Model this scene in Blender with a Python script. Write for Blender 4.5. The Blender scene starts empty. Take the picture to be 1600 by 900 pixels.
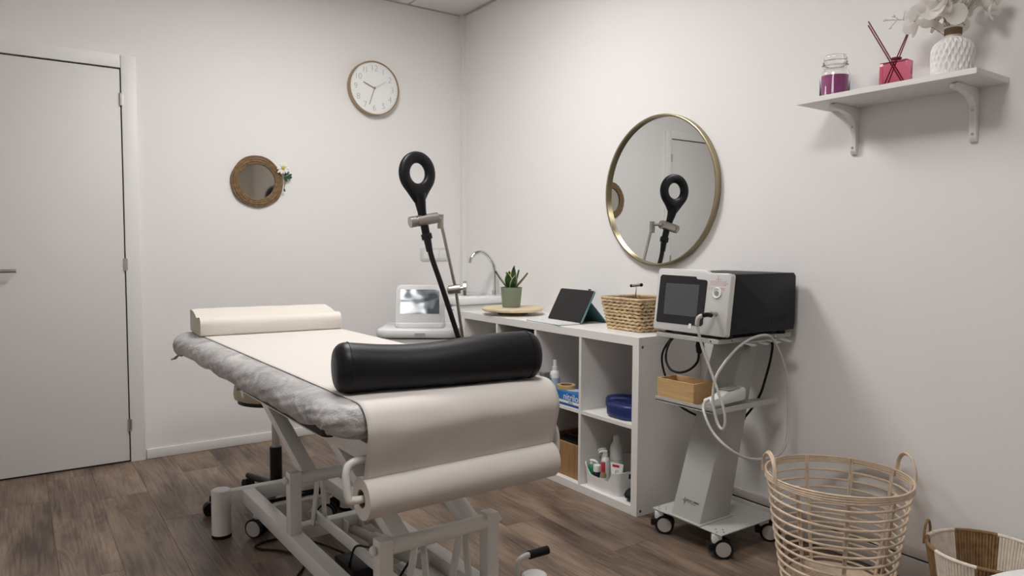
import bpy, bmesh, math, random
from mathutils import Vector, Matrix, Euler, noise
random.seed(7)
PI = math.pi
S = bpy.context.scene
COL = S.collection

# ---------------------------------------------------------------- camera
F_PX = 1119.13
yaw, pit, rol = 0.606055, 0.0573738, 0.00390676
fw = Vector((math.sin(yaw)*math.cos(pit), math.cos(yaw)*math.cos(pit), -math.sin(pit)))
rt = Vector((math.cos(yaw), -math.sin(yaw), 0)); up = rt.cross(fw)
rt, up = rt*math.cos(rol)+up*math.sin(rol), -rt*math.sin(rol)+up*math.cos(rol)
cd = bpy.data.cameras.new('camera'); cam = bpy.data.objects.new('camera', cd); COL.objects.link(cam)
m = Matrix((rt, up, -fw)).transposed().to_4x4(); m.translation = (-2.53175, -4.25123, 1.14930)
cam.matrix_world = m
cd.sensor_fit = 'HORIZONTAL'; cd.sensor_width = 36; cd.lens = 36*F_PX/1600; cd.clip_start = .05
S.camera = cam

# ---------------------------------------------------------------- light and exposure
W = bpy.data.worlds.new('world'); S.world = W; W.use_nodes = True
W.node_tree.nodes['Background'].inputs[0].default_value = (.9, .93, 1, 1)
W.node_tree.nodes['Background'].inputs[1].default_value = .3
PANELS = [(-1.308, -1.5, 27.0), (-1.908, -3.3, 21.0)]      # LED panels set in the ceiling grid: x, y, radiance
PANEL_COL = (1.0, .985, .965)
S.view_settings.view_transform = 'Standard'; S.view_settings.look = 'None'
S.view_settings.gamma = 1; S.view_settings.use_curve_mapping = False
S.view_settings.exposure = 0.34

# ---------------------------------------------------------------- materials
def mat(name, col, rough=.5, metal=0, bump=0, bscale=60, var=0, vscale=8, stretch=None, emit=0, trans=0, coat=0, spec=None, sheen=0, alpha=1, sss=0, ior=None, detail=4):
    M_ = bpy.data.materials.new(name); M_.use_nodes = True
    nt = M_.node_tree; b = nt.nodes['Principled BSDF']
    b.inputs['Base Color'].default_value = (*col, 1); b.inputs['Roughness'].default_value = rough
    b.inputs['Metallic'].default_value = metal
    if trans: b.inputs['Transmission Weight'].default_value = trans
    if coat: b.inputs['Coat Weight'].default_value = coat
    if spec is not None: b.inputs['Specular IOR Level'].default_value = spec
    if ior: b.inputs['IOR'].default_value = ior
    if sheen: b.inputs['Sheen Weight'].default_value = sheen
    if sss:
        b.inputs['Subsurface Weight'].default_value = sss; b.inputs['Subsurface Radius'].default_value = (.02, .015, .01)
    if alpha < 1: b.inputs['Alpha'].default_value = alpha
    if emit:
        b.inputs['Emission Color'].default_value = (*col, 1); b.inputs['Emission Strength'].default_value = emit
    if bump or var:
        tc = nt.nodes.new('ShaderNodeTexCoord'); src = tc.outputs['Object']
        if stretch:
            mp = nt.nodes.new('ShaderNodeMapping'); mp.inputs['Scale'].default_value = stretch
            nt.links.new(src, mp.inputs[0]); src = mp.outputs[0]
        if bump:
            n = nt.nodes.new('ShaderNodeTexNoise'); n.inputs['Scale'].default_value = bscale; n.inputs['Detail'].default_value = detail
            nt.links.new(src, n.inputs[0]); bp = nt.nodes.new('ShaderNodeBump'); bp.inputs['Strength'].default_value = bump
            bp.inputs['Distance'].default_value = .002
            nt.links.new(n.outputs[0], bp.inputs['Height']); nt.links.new(bp.outputs[0], b.inputs['Normal'])
        if var:
            n2 = nt.nodes.new('ShaderNodeTexNoise'); n2.inputs['Scale'].default_value = vscale; n2.inputs['Detail'].default_value = 5
            nt.links.new(src, n2.inputs[0]); mx = nt.nodes.new('ShaderNodeMix'); mx.data_type = 'RGBA'
            mx.inputs['A'].default_value = (*[c*(1-var) for c in col], 1); mx.inputs['B'].default_value = (*[min(1, c*(1+var)) for c in col], 1)
            rr = nt.nodes.new('ShaderNodeMapRange'); rr.inputs[1].default_value = .3; rr.inputs[2].default_value = .7
            nt.links.new(n2.outputs[0], rr.inputs[0]); nt.links.new(rr.outputs[0], mx.inputs['Factor'])
            nt.links.new(mx.outputs['Result'], b.inputs['Base Color'])
    return M_

def wood_plank_mat():
    M_ = bpy.data.materials.new('oak_laminate'); M_.use_nodes = True; nt = M_.node_tree; N = nt.nodes; L = nt.links
    b = N['Principled BSDF']; tc = N.new('ShaderNodeTexCoord'); oi = N.new('ShaderNodeObjectInfo')
    ml = N.new('ShaderNodeMath'); ml.operation = 'MULTIPLY'; ml.inputs[1].default_value = 37
    L.new(oi.outputs['Random'], ml.inputs[0])
    cx = N.new('ShaderNodeCombineXYZ'); L.new(ml.outputs[0], cx.inputs[0]); L.new(ml.outputs[0], cx.inputs[1]); L.new(ml.outputs[0], cx.inputs[2])
    ad = N.new('ShaderNodeVectorMath'); L.new(tc.outputs['Object'], ad.inputs[0]); L.new(cx.outputs[0], ad.inputs[1])
    mp = N.new('ShaderNodeMapping'); mp.inputs['Scale'].default_value = (7, .9, 1); L.new(ad.outputs[0], mp.inputs[0])
    n1 = N.new('ShaderNodeTexNoise'); n1.inputs['Scale'].default_value = 1.3; n1.inputs['Detail'].default_value = 3; n1.inputs['Distortion'].default_value = .8
    L.new(mp.outputs[0], n1.inputs[0])
    # cathedral grain: rings of the smooth noise
    m2 = N.new('ShaderNodeMath'); m2.operation = 'MULTIPLY'; m2.inputs[1].default_value = 60; L.new(n1.outputs[0], m2.inputs[0])
    sn = N.new('ShaderNodeMath'); sn.operation = 'SINE'; L.new(m2.outputs[0], sn.inputs[0])
    mp2 = N.new('ShaderNodeMapping'); mp2.inputs['Scale'].default_value = (150, 4, 1); L.new(ad.outputs[0], mp2.inputs[0])
    n2 = N.new('ShaderNodeTexNoise'); n2.inputs['Scale'].default_value = 1; n2.inputs['Detail'].default_value = 6; L.new(mp2.outputs[0], n2.inputs[0])
    mp3 = N.new('ShaderNodeMapping'); mp3.inputs['Scale'].default_value = (9, 2.2, 1); L.new(ad.outputs[0], mp3.inputs[0])
    n3 = N.new('ShaderNodeTexNoise'); n3.inputs['Scale'].default_value = 1; n3.inputs['Detail'].default_value = 4; L.new(mp3.outputs[0], n3.inputs[0])
    s1 = N.new('ShaderNodeMath'); s1.operation = 'MULTIPLY_ADD'; s1.inputs[1].default_value = .045; L.new(sn.outputs[0], s1.inputs[0]); L.new(n3.outputs[0], s1.inputs[2])
    s2 = N.new('ShaderNodeMath'); s2.operation = 'MULTIPLY_ADD'; s2.inputs[1].default_value = .50; L.new(n2.outputs[0], s2.inputs[0]); L.new(s1.outputs[0], s2.inputs[2])
    cr = N.new('ShaderNodeValToRGB'); e = cr.color_ramp.elements
    e[0].position = .52; e[0].color = (.062, .042, .031, 1); e[1].position = .98; e[1].color = (.30, .215, .155, 1)
    k = cr.color_ramp.elements.new(.73); k.color = (.165, .117, .086, 1)
    L.new(s2.outputs[0], cr.inputs[0])
    hv = N.new('ShaderNodeHueSaturation'); mr = N.new('ShaderNodeMapRange'); mr.inputs[3].default_value = .94; mr.inputs[4].default_value = 1.06
    L.new(oi.outputs['Random'], mr.inputs[0]); L.new(mr.outputs[0], hv.inputs['Value']); L.new(cr.outputs[0], hv.inputs['Color'])
    L.new(hv.outputs[0], b.inputs['Base Color']); b.inputs['Roughness'].default_value = .42
    bp = N.new('ShaderNodeBump'); bp.inputs['Strength'].default_value = .12; bp.inputs['Distance'].default_value = .001
    L.new(s2.outputs[0], bp.inputs['Height']); L.new(bp.outputs[0], b.inputs['Normal'])
    return M_

def wood_mat(name, c1, c2, scale=(3, 40, 40), rough=.5):
    M_ = bpy.data.materials.new(name); M_.use_nodes = True; nt = M_.node_tree; N = nt.nodes; L = nt.links
    b = N['Principled BSDF']; tc = N.new('ShaderNodeTexCoord'); mp = N.new('ShaderNodeMapping'); mp.inputs['Scale'].default_value = scale
    L.new(tc.outputs['Object'], mp.inputs[0]); n = N.new('ShaderNodeTexNoise'); n.inputs['Scale'].default_value = 2; n.inputs['Detail'].default_value = 5
    L.new(mp.outputs[0], n.inputs[0]); cr = N.new('ShaderNodeValToRGB'); e = cr.color_ramp.elements
    e[0].position = .3; e[0].color = (*c1, 1); e[1].position = .7; e[1].color = (*c2, 1)
    L.new(n.outputs[0], cr.inputs[0]); L.new(cr.outputs[0], b.inputs['Base Color']); b.inputs['Roughness'].default_value = rough
    return M_

def cover_mat():
    M_ = bpy.data.materials.new('nonwoven_cover'); M_.use_nodes = True; nt = M_.node_tree; N = nt.nodes; L = nt.links
    b = N['Principled BSDF']; tc = N.new('ShaderNodeTexCoord')
    def nz(sc, det, stretch=(1, 1, 1), dist=0):
        mp = N.new('ShaderNodeMapping'); mp.inputs['Scale'].default_value = stretch; L.new(tc.outputs['Object'], mp.inputs[0])
        n = N.new('ShaderNodeTexNoise'); n.inputs['Scale'].default_value = sc; n.inputs['Detail'].default_value = det; n.inputs['Distortion'].default_value = dist
        L.new(mp.outputs[0], n.inputs[0]); return n.outputs[0]
    a = nz(14, 4, (1, .6, 1.6), 1.2); c = nz(260, 3)
    s = N.new('ShaderNodeMath'); s.operation = 'MULTIPLY_ADD'; s.inputs[1].default_value = .4; L.new(c, s.inputs[0]); L.new(a, s.inputs[2])
    cr = N.new('ShaderNodeValToRGB'); e = cr.color_ramp.elements
    e[0].position = .45; e[0].color = (.19, .185, .185, 1); e[1].position = .95; e[1].color = (.60, .585, .58, 1)
    L.new(s.outputs[0], cr.inputs[0]); L.new(cr.outputs[0], b.inputs['Base Color'])
    b.inputs['Roughness'].default_value = .38; b.inputs['Sheen Weight'].default_value = .2
    f = nz(45, 5, (1, 1, 1.5), 1.5)
    bp = N.new('ShaderNodeBump'); bp.inputs['Strength'].default_value = .6; bp.inputs['Distance'].default_value = .005
    L.new(f, bp.inputs['Height']); L.new(bp.outputs[0], b.inputs['Normal'])
    return M_

def screen_reflection_mat():
    # small monitor: grey reflection painted in as glow, bright at left, dark rounded shapes
    M_ = bpy.data.materials.new('monitor_painted_reflection'); M_.use_nodes = True; nt = M_.node_tree; N = nt.nodes; L = nt.links
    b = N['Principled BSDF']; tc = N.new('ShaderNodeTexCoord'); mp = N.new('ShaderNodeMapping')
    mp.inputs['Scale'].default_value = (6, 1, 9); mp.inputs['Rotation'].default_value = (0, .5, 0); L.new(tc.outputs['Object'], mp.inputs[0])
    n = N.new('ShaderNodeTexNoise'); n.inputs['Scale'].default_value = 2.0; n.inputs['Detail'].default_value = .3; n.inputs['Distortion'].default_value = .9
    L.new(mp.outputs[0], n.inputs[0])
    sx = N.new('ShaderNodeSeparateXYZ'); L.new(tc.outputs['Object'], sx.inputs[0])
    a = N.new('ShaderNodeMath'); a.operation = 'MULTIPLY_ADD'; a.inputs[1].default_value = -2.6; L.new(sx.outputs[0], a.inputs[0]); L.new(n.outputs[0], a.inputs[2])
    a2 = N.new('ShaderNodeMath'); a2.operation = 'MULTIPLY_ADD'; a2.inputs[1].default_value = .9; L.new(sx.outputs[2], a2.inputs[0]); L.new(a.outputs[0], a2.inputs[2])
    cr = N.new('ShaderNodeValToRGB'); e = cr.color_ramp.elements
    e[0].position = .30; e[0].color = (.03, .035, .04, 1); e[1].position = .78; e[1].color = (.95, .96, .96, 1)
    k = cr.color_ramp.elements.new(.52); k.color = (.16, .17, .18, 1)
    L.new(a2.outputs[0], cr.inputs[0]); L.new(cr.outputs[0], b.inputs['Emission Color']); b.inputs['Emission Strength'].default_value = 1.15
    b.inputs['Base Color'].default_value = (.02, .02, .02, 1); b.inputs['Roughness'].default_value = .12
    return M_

wall_m = mat('wall_paint', (.85, .833, .828), .75, bump=.25, bscale=35, detail=6)
ceil_m = mat('ceiling_tile', (.80, .77, .76), .9, bump=.2, bscale=150)
white_trim = mat('white_trim', (.83, .82, .80), .45)
base_r = mat('grey_baseboard', (.62, .58, .55), .5)
door_m = mat('door_lacquer', (.74, .72, .705), .5, bump=.06, bscale=90, stretch=(1, 1, .1))
dark = mat('shadow_black', (.02, .02, .02), .8)
plank_m = wood_plank_mat()
steel = mat('brushed_steel', (.55, .53, .50), .32, 1)
chrome = mat('chrome', (.75, .75, .75), .08, 1)
nickel = mat('satin_nickel', (.48, .45, .41), .34, 1)
brass = mat('brass', (.36, .31, .20), .34, 1)
brass_dull = mat('bronze_rim', (.42, .31, .20), .4, .85)
kal = mat('white_melamine', (.82, .80, .775), .42)
couch_white = mat('white_powder_coat', (.78, .765, .735), .32, coat=.2)
black_vinyl = mat('black_vinyl', (.006, .006, .008), .42, spec=.28, bump=.15, bscale=300)
black_pl = mat('black_plastic', (.008, .008, .009), .45, spec=.3)
black_rub = mat('black_rubber', (.008, .008, .009), .6, spec=.25)
grey_pl = mat('grey_plastic', (.45, .43, .41), .45)
paper_m = mat('couch_paper', (.68, .64, .605), .75, bump=.12, bscale=25)
pillow_paper = mat('pillow_paper', (.70, .66, .595), .7, bump=.1, bscale=20)
cover_m = cover_mat()
cardb = mat('cardboard', (.23, .16, .09), .9)
white_pl = mat('white_plastic', (.84, .84, .83), .3, coat=.15)
white_gl = mat('gloss_white', (.86, .87, .87), .15, coat=.4)
silver = mat('silver_panel', (.66, .655, .65), .38, .25)
dgrey = mat('dark_steel_case', (.009, .010, .012), .5, spec=.25, bump=.1, bscale=400)
screen_off = mat('screen_off', (.075, .077, .083), .22)
tablet_scr = mat('tablet_screen', (.014, .013, .014), .3, spec=.25)
trol = mat('trolley_grey', (.47, .475, .45), .42)
rattan = mat('rattan', (.70, .56, .43), .55, var=.12, vscale=30)
wick = mat('water_hyacinth', (.60, .44, .26), .7, var=.3, vscale=40, bump=.4, bscale=200)
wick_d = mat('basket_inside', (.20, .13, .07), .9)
rope = mat('jute_rope', (.20, .125, .065), .8, var=.3, vscale=60, bump=.6, bscale=160)
cord_b = mat('brown_cord', (.26, .155, .07), .8, var=.3, vscale=50, bump=.4, bscale=200)
cord_w = mat('cream_cord', (.82, .75, .65), .8, var=.1, vscale=50, bump=.4, bscale=200)
bamboo = wood_mat('bamboo', (.50, .31, .14), (.62, .42, .21), (30, 3, 60))
bamboo_in = wood_mat('bamboo_side', (.42, .25, .11), (.52, .33, .15), (30, 3, 60))
pine = wood_mat('pale_board', (.68, .55, .36), (.78, .65, .46), (3, 30, 3))
crate_m = wood_mat('crate_wood', (.25, .13, .055), (.40, .235, .105), (40, 40, 2))
crate_d = wood_mat('dark_crate', (.10, .05, .03), (.16, .085, .05), (3, 3, 40))
pot_m = mat('green_ceramic', (.235, .29, .215), .65, bump=.1, bscale=60)
leaf_d = mat('snake_leaf', (.025, .07, .02), .35, var=.4, vscale=60)
leaf_y = mat('leaf_margin', (.55, .58, .25), .4)
leaf_g = mat('green_leaf', (.03, .08, .04), .5)
glass = mat('clear_glass', (1, 1, 1), .02, trans=1, ior=1.45)
glass_red = mat('pink_glass', (.80, .20, .30), .03, trans=1, ior=1.25)
wax = mat('magenta_wax', (.40, .05, .26), .5)
reed = mat('red_reed', (.16, .006, .02), .6)
liquid = mat('pink_liquid', (.85, .13, .22), .02, trans=1, ior=1.2)
vase_m = mat('white_ceramic', (.85, .83, .81), .55)
petal_m = mat('dried_petal', (.95, .93, .90), .65, var=.05, vscale=20)
_n = petal_m.node_tree.nodes; _tr = _n.new('ShaderNodeBsdfTranslucent'); _tr.inputs[0].default_value = (.92, .89, .85, 1)
_mx = _n.new('ShaderNodeMixShader'); _mx.inputs[0].default_value = .4
petal_m.node_tree.links.new(_n['Principled BSDF'].outputs[0], _mx.inputs[1]); petal_m.node_tree.links.new(_tr.outputs[0], _mx.inputs[2])
petal_m.node_tree.links.new(_mx.outputs[0], _n['Material Output'].inputs[0])
stem_m = mat('dry_stem', (.33, .27, .21), .8)
mirror_m = mat('mirror_silver', (.72, .74, .735), .0, 1)
mirror_s = mat('old_mirror', (.64, .61, .55), .05, 1)
yellow = mat('daisy_yellow', (.55, .48, .06), .7)
daisy_w = mat('daisy_white', (.88, .86, .80), .7)
clock_face = mat('clock_face', (.88, .89, .88), .5)
clock_ink = mat('clock_ink', (.50, .49, .46), .5)
teal = mat('teal_case', (.05, .13, .15), .6)
teal_l = mat('teal_edge', (.16, .27, .29), .55)
blue_v = mat('navy_vinyl', (.012, .025, .13), .4)
blue_box = mat('blue_print', (.02, .17, .50), .5)
blue_dk = mat('dark_blue_print', (.01, .07, .25), .5)
blue_lb = mat('pale_blue_label', (.42, .55, .70), .5)
ink_w = mat('white_print', (.85, .85, .85), .5)
red_c = mat('red_cap', (.50, .03, .04), .4)
green_b = mat('green_gel', (.02, .22, .09), .15)
navy_b = mat('navy_bottle', (.015, .025, .05), .2)
amber = mat('amber_liquid', (.30, .22, .13), .2)
yellow_o = mat('orange_print', (.80, .45, .08), .5)
pink_ink = mat('pale_red_print', (.62, .36, .36), .6)
grey_ink = mat('dark_print', (.10, .10, .09), .6)
cable_g = mat('grey_cable', (.52, .505, .48), .45)
beige_v = mat('beige_vinyl', (.50, .44, .31), .5)
light_m = mat('led_diffuser', PANEL_COL, .5)

# ---------------------------------------------------------------- mesh helpers
class MB:
    def __init__(s): s.bm = bmesh.new()
    def box(s, c, size, rot=None, bev=0, seg=2, M=None):
        t = Matrix.Translation(c) @ (rot.to_matrix().to_4x4() if rot else Matrix.Identity(4))
        if M: t = M @ t
        b = bmesh.new(); bmesh.ops.create_cube(b, size=1)
        bmesh.ops.scale(b, vec=size, verts=b.verts)
        if bev: bmesh.ops.bevel(b, geom=b.edges[:], offset=bev, segments=seg, profile=.5, affect='EDGES')
        s._add(b, t); return s
    def _add(s, b, t):
        b.transform(t); me = bpy.data.meshes.new('tmp'); b.to_mesh(me); b.free(); s.bm.from_mesh(me); bpy.data.meshes.remove(me)
    def cyl(s, p0, p1, r0, r1=None, n=24, cap=True):
        r1 = r0 if r1 is None else r1; p0 = Vector(p0); p1 = Vector(p1); d = p1-p0
        b = bmesh.new(); bmesh.ops.create_cone(b, cap_ends=cap, segments=n, radius1=r0, radius2=r1, depth=d.length)
        s._add(b, Matrix.Translation((p0+p1)/2) @ d.to_track_quat('Z', 'Y').to_matrix().to_4x4()); return s
    def sph(s, c, r, sc=(1, 1, 1), rot=None, n=16):
        b = bmesh.new(); bmesh.ops.create_uvsphere(b, u_segments=n, v_segments=max(6, n//2), radius=r)
        t = Matrix.Translation(c) @ (rot.to_matrix().to_4x4() if rot else Matrix.Identity(4)) @ Matrix.Diagonal((*sc, 1))
        s._add(b, t); return s
    def tube(s, pts, r, n=8, closed=False, smooth=0, cap=True):
        pts = [Vector(p) for p in pts]
        if smooth:
            n0 = len(pts); pts = catmull(pts, smooth, closed)
            if isinstance(r, (list, tuple)):
                q = []
                for i in range(len(pts)):
                    f = min(i/smooth, n0-1.0001); k = int(f); q.append(r[k]+(r[k+1]-r[k])*(f-k))
                r = q
        N = len(pts); rings = []; nrm = None
        for i, p in enumerate(pts):
            if closed: d = pts[(i+1) % N]-pts[i-1]
            else: d = pts[min(i+1, N-1)]-pts[max(i-1, 0)]
            d.normalize()
            if nrm is None:
                nrm = Vector((0, 0, 1)).cross(d)
                if nrm.length < .1: nrm = Vector((1, 0, 0)).cross(d)
            nrm = nrm - d*nrm.dot(d); nrm.normalize(); bi = d.cross(nrm)
            rr = r[i] if isinstance(r, (list, tuple)) else r
            rings.append([s.bm.verts.new(p+(nrm*math.cos(a)+bi*math.sin(a))*rr) for a in [2*PI*k/n for k in range(n)]])
        for i in range(N if closed else N-1):
            A = rings[i]; B = rings[(i+1) % N]
            off = 0
            if closed and i == N-1:
                off = min(range(n), key=lambda o: (A[0].co-B[o].co).length)
            for k in range(n): s.bm.faces.new((A[k], A[(k+1) % n], B[(k+1+off) % n], B[(k+off) % n]))
        if cap and not closed:
            s.bm.faces.new(rings[0][::-1]); s.bm.faces.new(rings[-1])
        return s
    def lathe(s, prof, n=32, c=(0, 0, 0), fn=None, M=None, sx=1, sy=1):
        rows = []; c = Vector(c)
        for r, z in prof:
            row = []
            for k in range(n):
                a = 2*PI*k/n; q = fn(r, z, a) if fn else r
                v = Vector((q*math.cos(a)*sx, q*math.sin(a)*sy, z))
                if M: v = M @ v
                row.append(s.bm.verts.new(v+c))
            rows.append(row)
        for A, B in zip(rows, rows[1:]):
            for k in range(n): s.bm.faces.new((A[k], A[(k+1) % n], B[(k+1) % n], B[k]))
        ring = prof[0] == prof[-1] or (prof[0][0] > 1e-6 and len(prof) == 2)
        if prof[0][0] > 1e-6 and not ring: s.bm.faces.new(rows[0][::-1])
        if prof[-1][0] > 1e-6 and not ring: s.bm.faces.new(rows[-1])
        bmesh.ops.remove_doubles(s.bm, verts=s.bm.verts, dist=1e-6)
        return s
    def prism(s, poly, h, M=None, bev=0):
        """poly in local XY, extruded 0..h along Z, then M"""
        b = bmesh.new(); lo = [b.verts.new((x, y, 0)) for x, y in poly]; hi = [b.verts.new((x, y, h)) for x, y in poly]
        b.faces.new(lo[::-1]); b.faces.new(hi); n = len(poly)
        for i in range(n): b.faces.new((lo[i], lo[(i+1) % n], hi[(i+1) % n], hi[i]))
        bmesh.ops.recalc_face_normals(b, faces=b.faces)
        if bev: bmesh.ops.bevel(b, geom=b.edges[:], offset=bev, segments=2, profile=.5, affect='EDGES')
        s._add(b, M or Matrix.Identity(4)); return s
    def grid(s, fn, nu, nv):
        vs = [[s.bm.verts.new(fn(u/nu, v/nv)) for u in range(nu+1)] for v in range(nv+1)]
        for v in range(nv):
            for u in range(nu): s.bm.faces.new((vs[v][u], vs[v][u+1], vs[v+1][u+1], vs[v+1][u]))
        return s
    def build(s, name, m_, parent=None, ang=38, loc=None, rot=None):
        bmesh.ops.recalc_face_normals(s.bm, faces=s.bm.faces)
        me = bpy.data.meshes.new(name); s.bm.to_mesh(me); s.bm.free()
        for p in me.polygons: p.use_smooth = True
        me.set_sharp_from_angle(angle=math.radians(ang))
        me.materials.append(m_)
        o = bpy.data.objects.new(name, me); COL.objects.link(o)
        if parent: o.parent = parent
        if loc: o.location = loc
        if rot: o.rotation_euler = rot
        return o

def catmull(P, k, closed=False):
    out = []; N = len(P); rng = range(N if closed else N-1)
    for i in rng:
        if closed: a, b, c, d = P[i-1], P[i], P[(i+1) % N], P[(i+2) % N]
        else: a, b, c, d = P[max(i-1, 0)], P[i], P[i+1], P[min(i+2, N-1)]
        for j in range(k):
            t = j/k
            out.append(.5*((2*b)+(c-a)*t+(2*a-5*b+4*c-d)*t*t+(3*b-a-3*c+d)*t**3))
    if not closed: out.append(P[-1])
    return out
def rrect(w, h, r, n=5, cx=0, cy=0):
    out = []
    for qx, qy, a0 in ((1, 1, 0), (-1, 1, PI/2), (-1, -1, PI), (1, -1, 1.5*PI)):
        for i in range(n+1):
            a = a0+PI/2*i/n; out.append((cx+qx*(w/2-r)+r*math.cos(a), cy+qy*(h/2-r)+r*math.sin(a)))
    return out
def tag(o, label, cat, group=None):
    o['label'] = label; o['category'] = cat
    if group: o['group'] = group
    return o
def thing(name, label, cat, loc=(0, 0, 0), rz=0, group=None):
    o = bpy.data.objects.new(name, None); COL.objects.link(o); o.location = loc; o.rotation_euler = (0, 0, rz); o.empty_display_size = .05
    return tag(o, label, cat, group)
def struct(name, mb, m_, parent=None):
    o = mb.build(name, m_, parent); o['kind'] = 'structure'; return o
def text_obj(name, txt, size, m_, parent, M, ext=.0003, font_off=0):
    c = bpy.data.curves.new('txt', 'FONT'); c.body = txt; c.size = size; c.align_x = 'CENTER'; c.align_y = 'CENTER'; c.extrude = ext; c.offset = font_off
    t = bpy.data.objects.new('txt', c); COL.objects.link(t)
    me = bpy.data.meshes.new_from_object(t.evaluated_get(bpy.context.evaluated_depsgraph_get()))
    bpy.data.objects.remove(t); bpy.data.curves.remove(c)
    me.materials.clear(); me.materials.append(m_); me.name = name
    o = bpy.data.objects.new(name, me); COL.objects.link(o); o.parent = parent; o.matrix_local = M
    return o
def basis(o, x, y, z):
    M_ = Matrix((Vector(x), Vector(y), Vector(z))).transposed().to_4x4(); M_.translation = Vector(o); return M_

# ---------------------------------------------------------------- room
XL, YF, H = -3.7, -5.2, 2.702
# floor: laminate planks laid towards the far wall, each a part of the floor
fl = struct('floor', MB().box(((XL)/2, YF/2, -.03), (-XL+.2, -YF+.2, .04)), dark)
PW, PL = .192, 1.285
pm = MB().box((0, 0, -.004), (PW-.0007, PL-.0007, .008), bev=.0004, seg=1).build('plank', plank_m, fl); pmesh = pm.data
bpy.data.objects.remove(pm)
col_i = 0; x = -2.246 - PW/2 - 7*PW
offs = [.0, .43, .86, .21, .64, 1.07, .32]
while x - PW/2 < 0:
    y = -.79 - offs[col_i % 7] + PL*1.5 + PL/2
    while y + PL/2 > YF:
        if y - PL/2 < 0 and x + PW/2 > XL:
            x0, x1 = max(x-PW/2, XL), min(x+PW/2, 0); y0, y1 = max(y-PL/2, YF), min(y+PL/2, 0)
            if x1-x0 > .02 and y1-y0 > .02:
                if (x1-x0) > PW-.001 and (y1-y0) > PL-.001: me = pmesh; c = (x, y)
                else:
                    c = ((x0+x1)/2, (y0+y1)/2)
                    t = MB().box((0, 0, -.004), (x1-x0-.0007, y1-y0-.0007, .008), bev=.0004, seg=1).build('plank', plank_m); me = t.data; bpy.data.objects.remove(t)
                o = bpy.data.objects.new('plank', me); COL.objects.link(o); o.parent = fl; o.location = (c[0], c[1], 0)
        y -= PL
    x += PW; col_i += 1
struct('wall_back', MB().box((XL/2, .05, H/2+.1), (-XL+.4, .1, H+.4)), wall_m)
struct('wall_right', MB().box((.05, YF/2, H/2+.1), (.1, -YF, H+.4)), wall_m)
struct('wall_left', MB().box((XL-.05, YF/2, H/2+.1), (.1, -YF, H+.4)), wall_m)
wall_f = mat('wall_behind', (.60, .56, .50), .8)
struct('wall_front', MB().box((XL/2, YF-.05, H/2+.1), (-XL+.4, .1, H+.4)), wall_f)
ce = struct('ceiling', MB().box((XL/2, YF/2, H+.06), (-XL+.2, -YF+.2, .04)), mat('ceiling_grid', (.45, .43, .42), .7))
x = -.408+.6
while x > XL:
    y = .0
    while y > YF:
        x0, x1 = max(x-.6, XL), min(x, 0); y0, y1 = max(y-.6, YF), y
        if x1-x0 > .03 and not any(abs((x-.3)-px) < .3 and abs((y-.3)-py) < .3 for px, py, _ in PANELS):
            MB().box(((x0+x1)/2, (y0+y1)/2, H+.02), (x1-x0-.005, y1-y0-.005, .04), bev=.002, seg=1).build('ceiling_tile', ceil_m, ce)
        y -= .6
    x -= .6
for px, py, st in PANELS:
    gx = -.408-.6*round((-.408-.3-px)/.6)-.3; gy = -.6*round((-.3-py)/.6)-.3
    lm = mat('led_panel_glow', PANEL_COL, .5, emit=st)
    t = thing('ceiling_light', 'square white light panel set in the ceiling %s' % ('above the treatment couch' if py > -3 else 'near the front of the room'), 'ceiling light', (gx, gy, H), 0, 'light panels in the ceiling')
    MB().box((0, 0, .03), (.592, .592, .04)).build('housing', white_pl, t)
    MB().box((0, 0, .006), (.56, .56, .006)).build('diffuser', lm, t)
    fr = MB()
    for sx, sy, w, h in ((0, .288, .592, .016), (0, -.288, .592, .016), (.288, 0, .016, .56), (-.288, 0, .016, .56)): fr.box((sx, sy, .004), (w, h, .01))
    fr.build('frame', white_pl, t)
struct('trim_1', MB().box((-.0125, -.022, H/2), (.025, .044, H)), white_trim)
struct('trim_2', MB().box((XL/2, -.006, H-.004), (-XL-.05, .012, .003)), mat('grey_angle', (.55, .53, .52), .6))
struct('trim_3', MB().box((-.007, YF/2-.02, H-.006), (.014, -YF-.06, .006)), mat('grey_caulk', (.5, .48, .47), .8))
struct('baseboard_back', MB().box(((-.02-1.985)/2, -.006, .026), (1.985-.03, .012, .052), bev=.003), white_trim)
br = struct('baseboard_right', MB().box((-.006, YF/2-.03, .0385), (.012, -YF-.08, .077), bev=.002), base_r)
MB().box((-.005, YF/2-.03, .101), (.010, -YF-.08, .036), bev=.003).build('top_strip', base_r, br)
MB().box((-.002, YF/2-.03, .080), (.004, -YF-.08, .006)).build('dark_joint', dark, br)

# door with frame, hinges and lever
d1 = struct('door_1', MB().box(((-2.063-2.80)/2, -.006, 1.032), (.737, .02, 2.046), bev=.0015), door_m)
MB().box((-2.0225, -.006, 1.064), (.069, .03, 2.128), bev=.002).build('frame_jamb', white_trim, d1)
MB().box((-2.845, -.006, 1.064), (.069, .03, 2.128), bev=.002).build('frame_jamb', white_trim, d1)
MB().box(((-2.059-2.81)/2, -.006, 2.0955), (.751, .030, .065), bev=.002).build('frame_head', white_trim, d1)
MB().box(((-2.059-2.81)/2, -.004, 1.03), (.755, .008, 2.062)).build('rebate', dark, d1)
for z in (1.902, 1.05, .199):
    h = MB().cyl((-2.061, -.021, z-.032), (-2.061, -.021, z+.032), .007, n=12)
    h.box((-2.055, -.0205, z), (.012, .003, .06)); h.build('hinge', steel, d1)
MB().tube([(-2.66, -.016, 1.024), (-2.66, -.055, 1.024), (-2.645, -.064, 1.024), (-2.531, -.064, 1.024)], .0095, 12).build('door_handle', nickel, d1)
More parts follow.
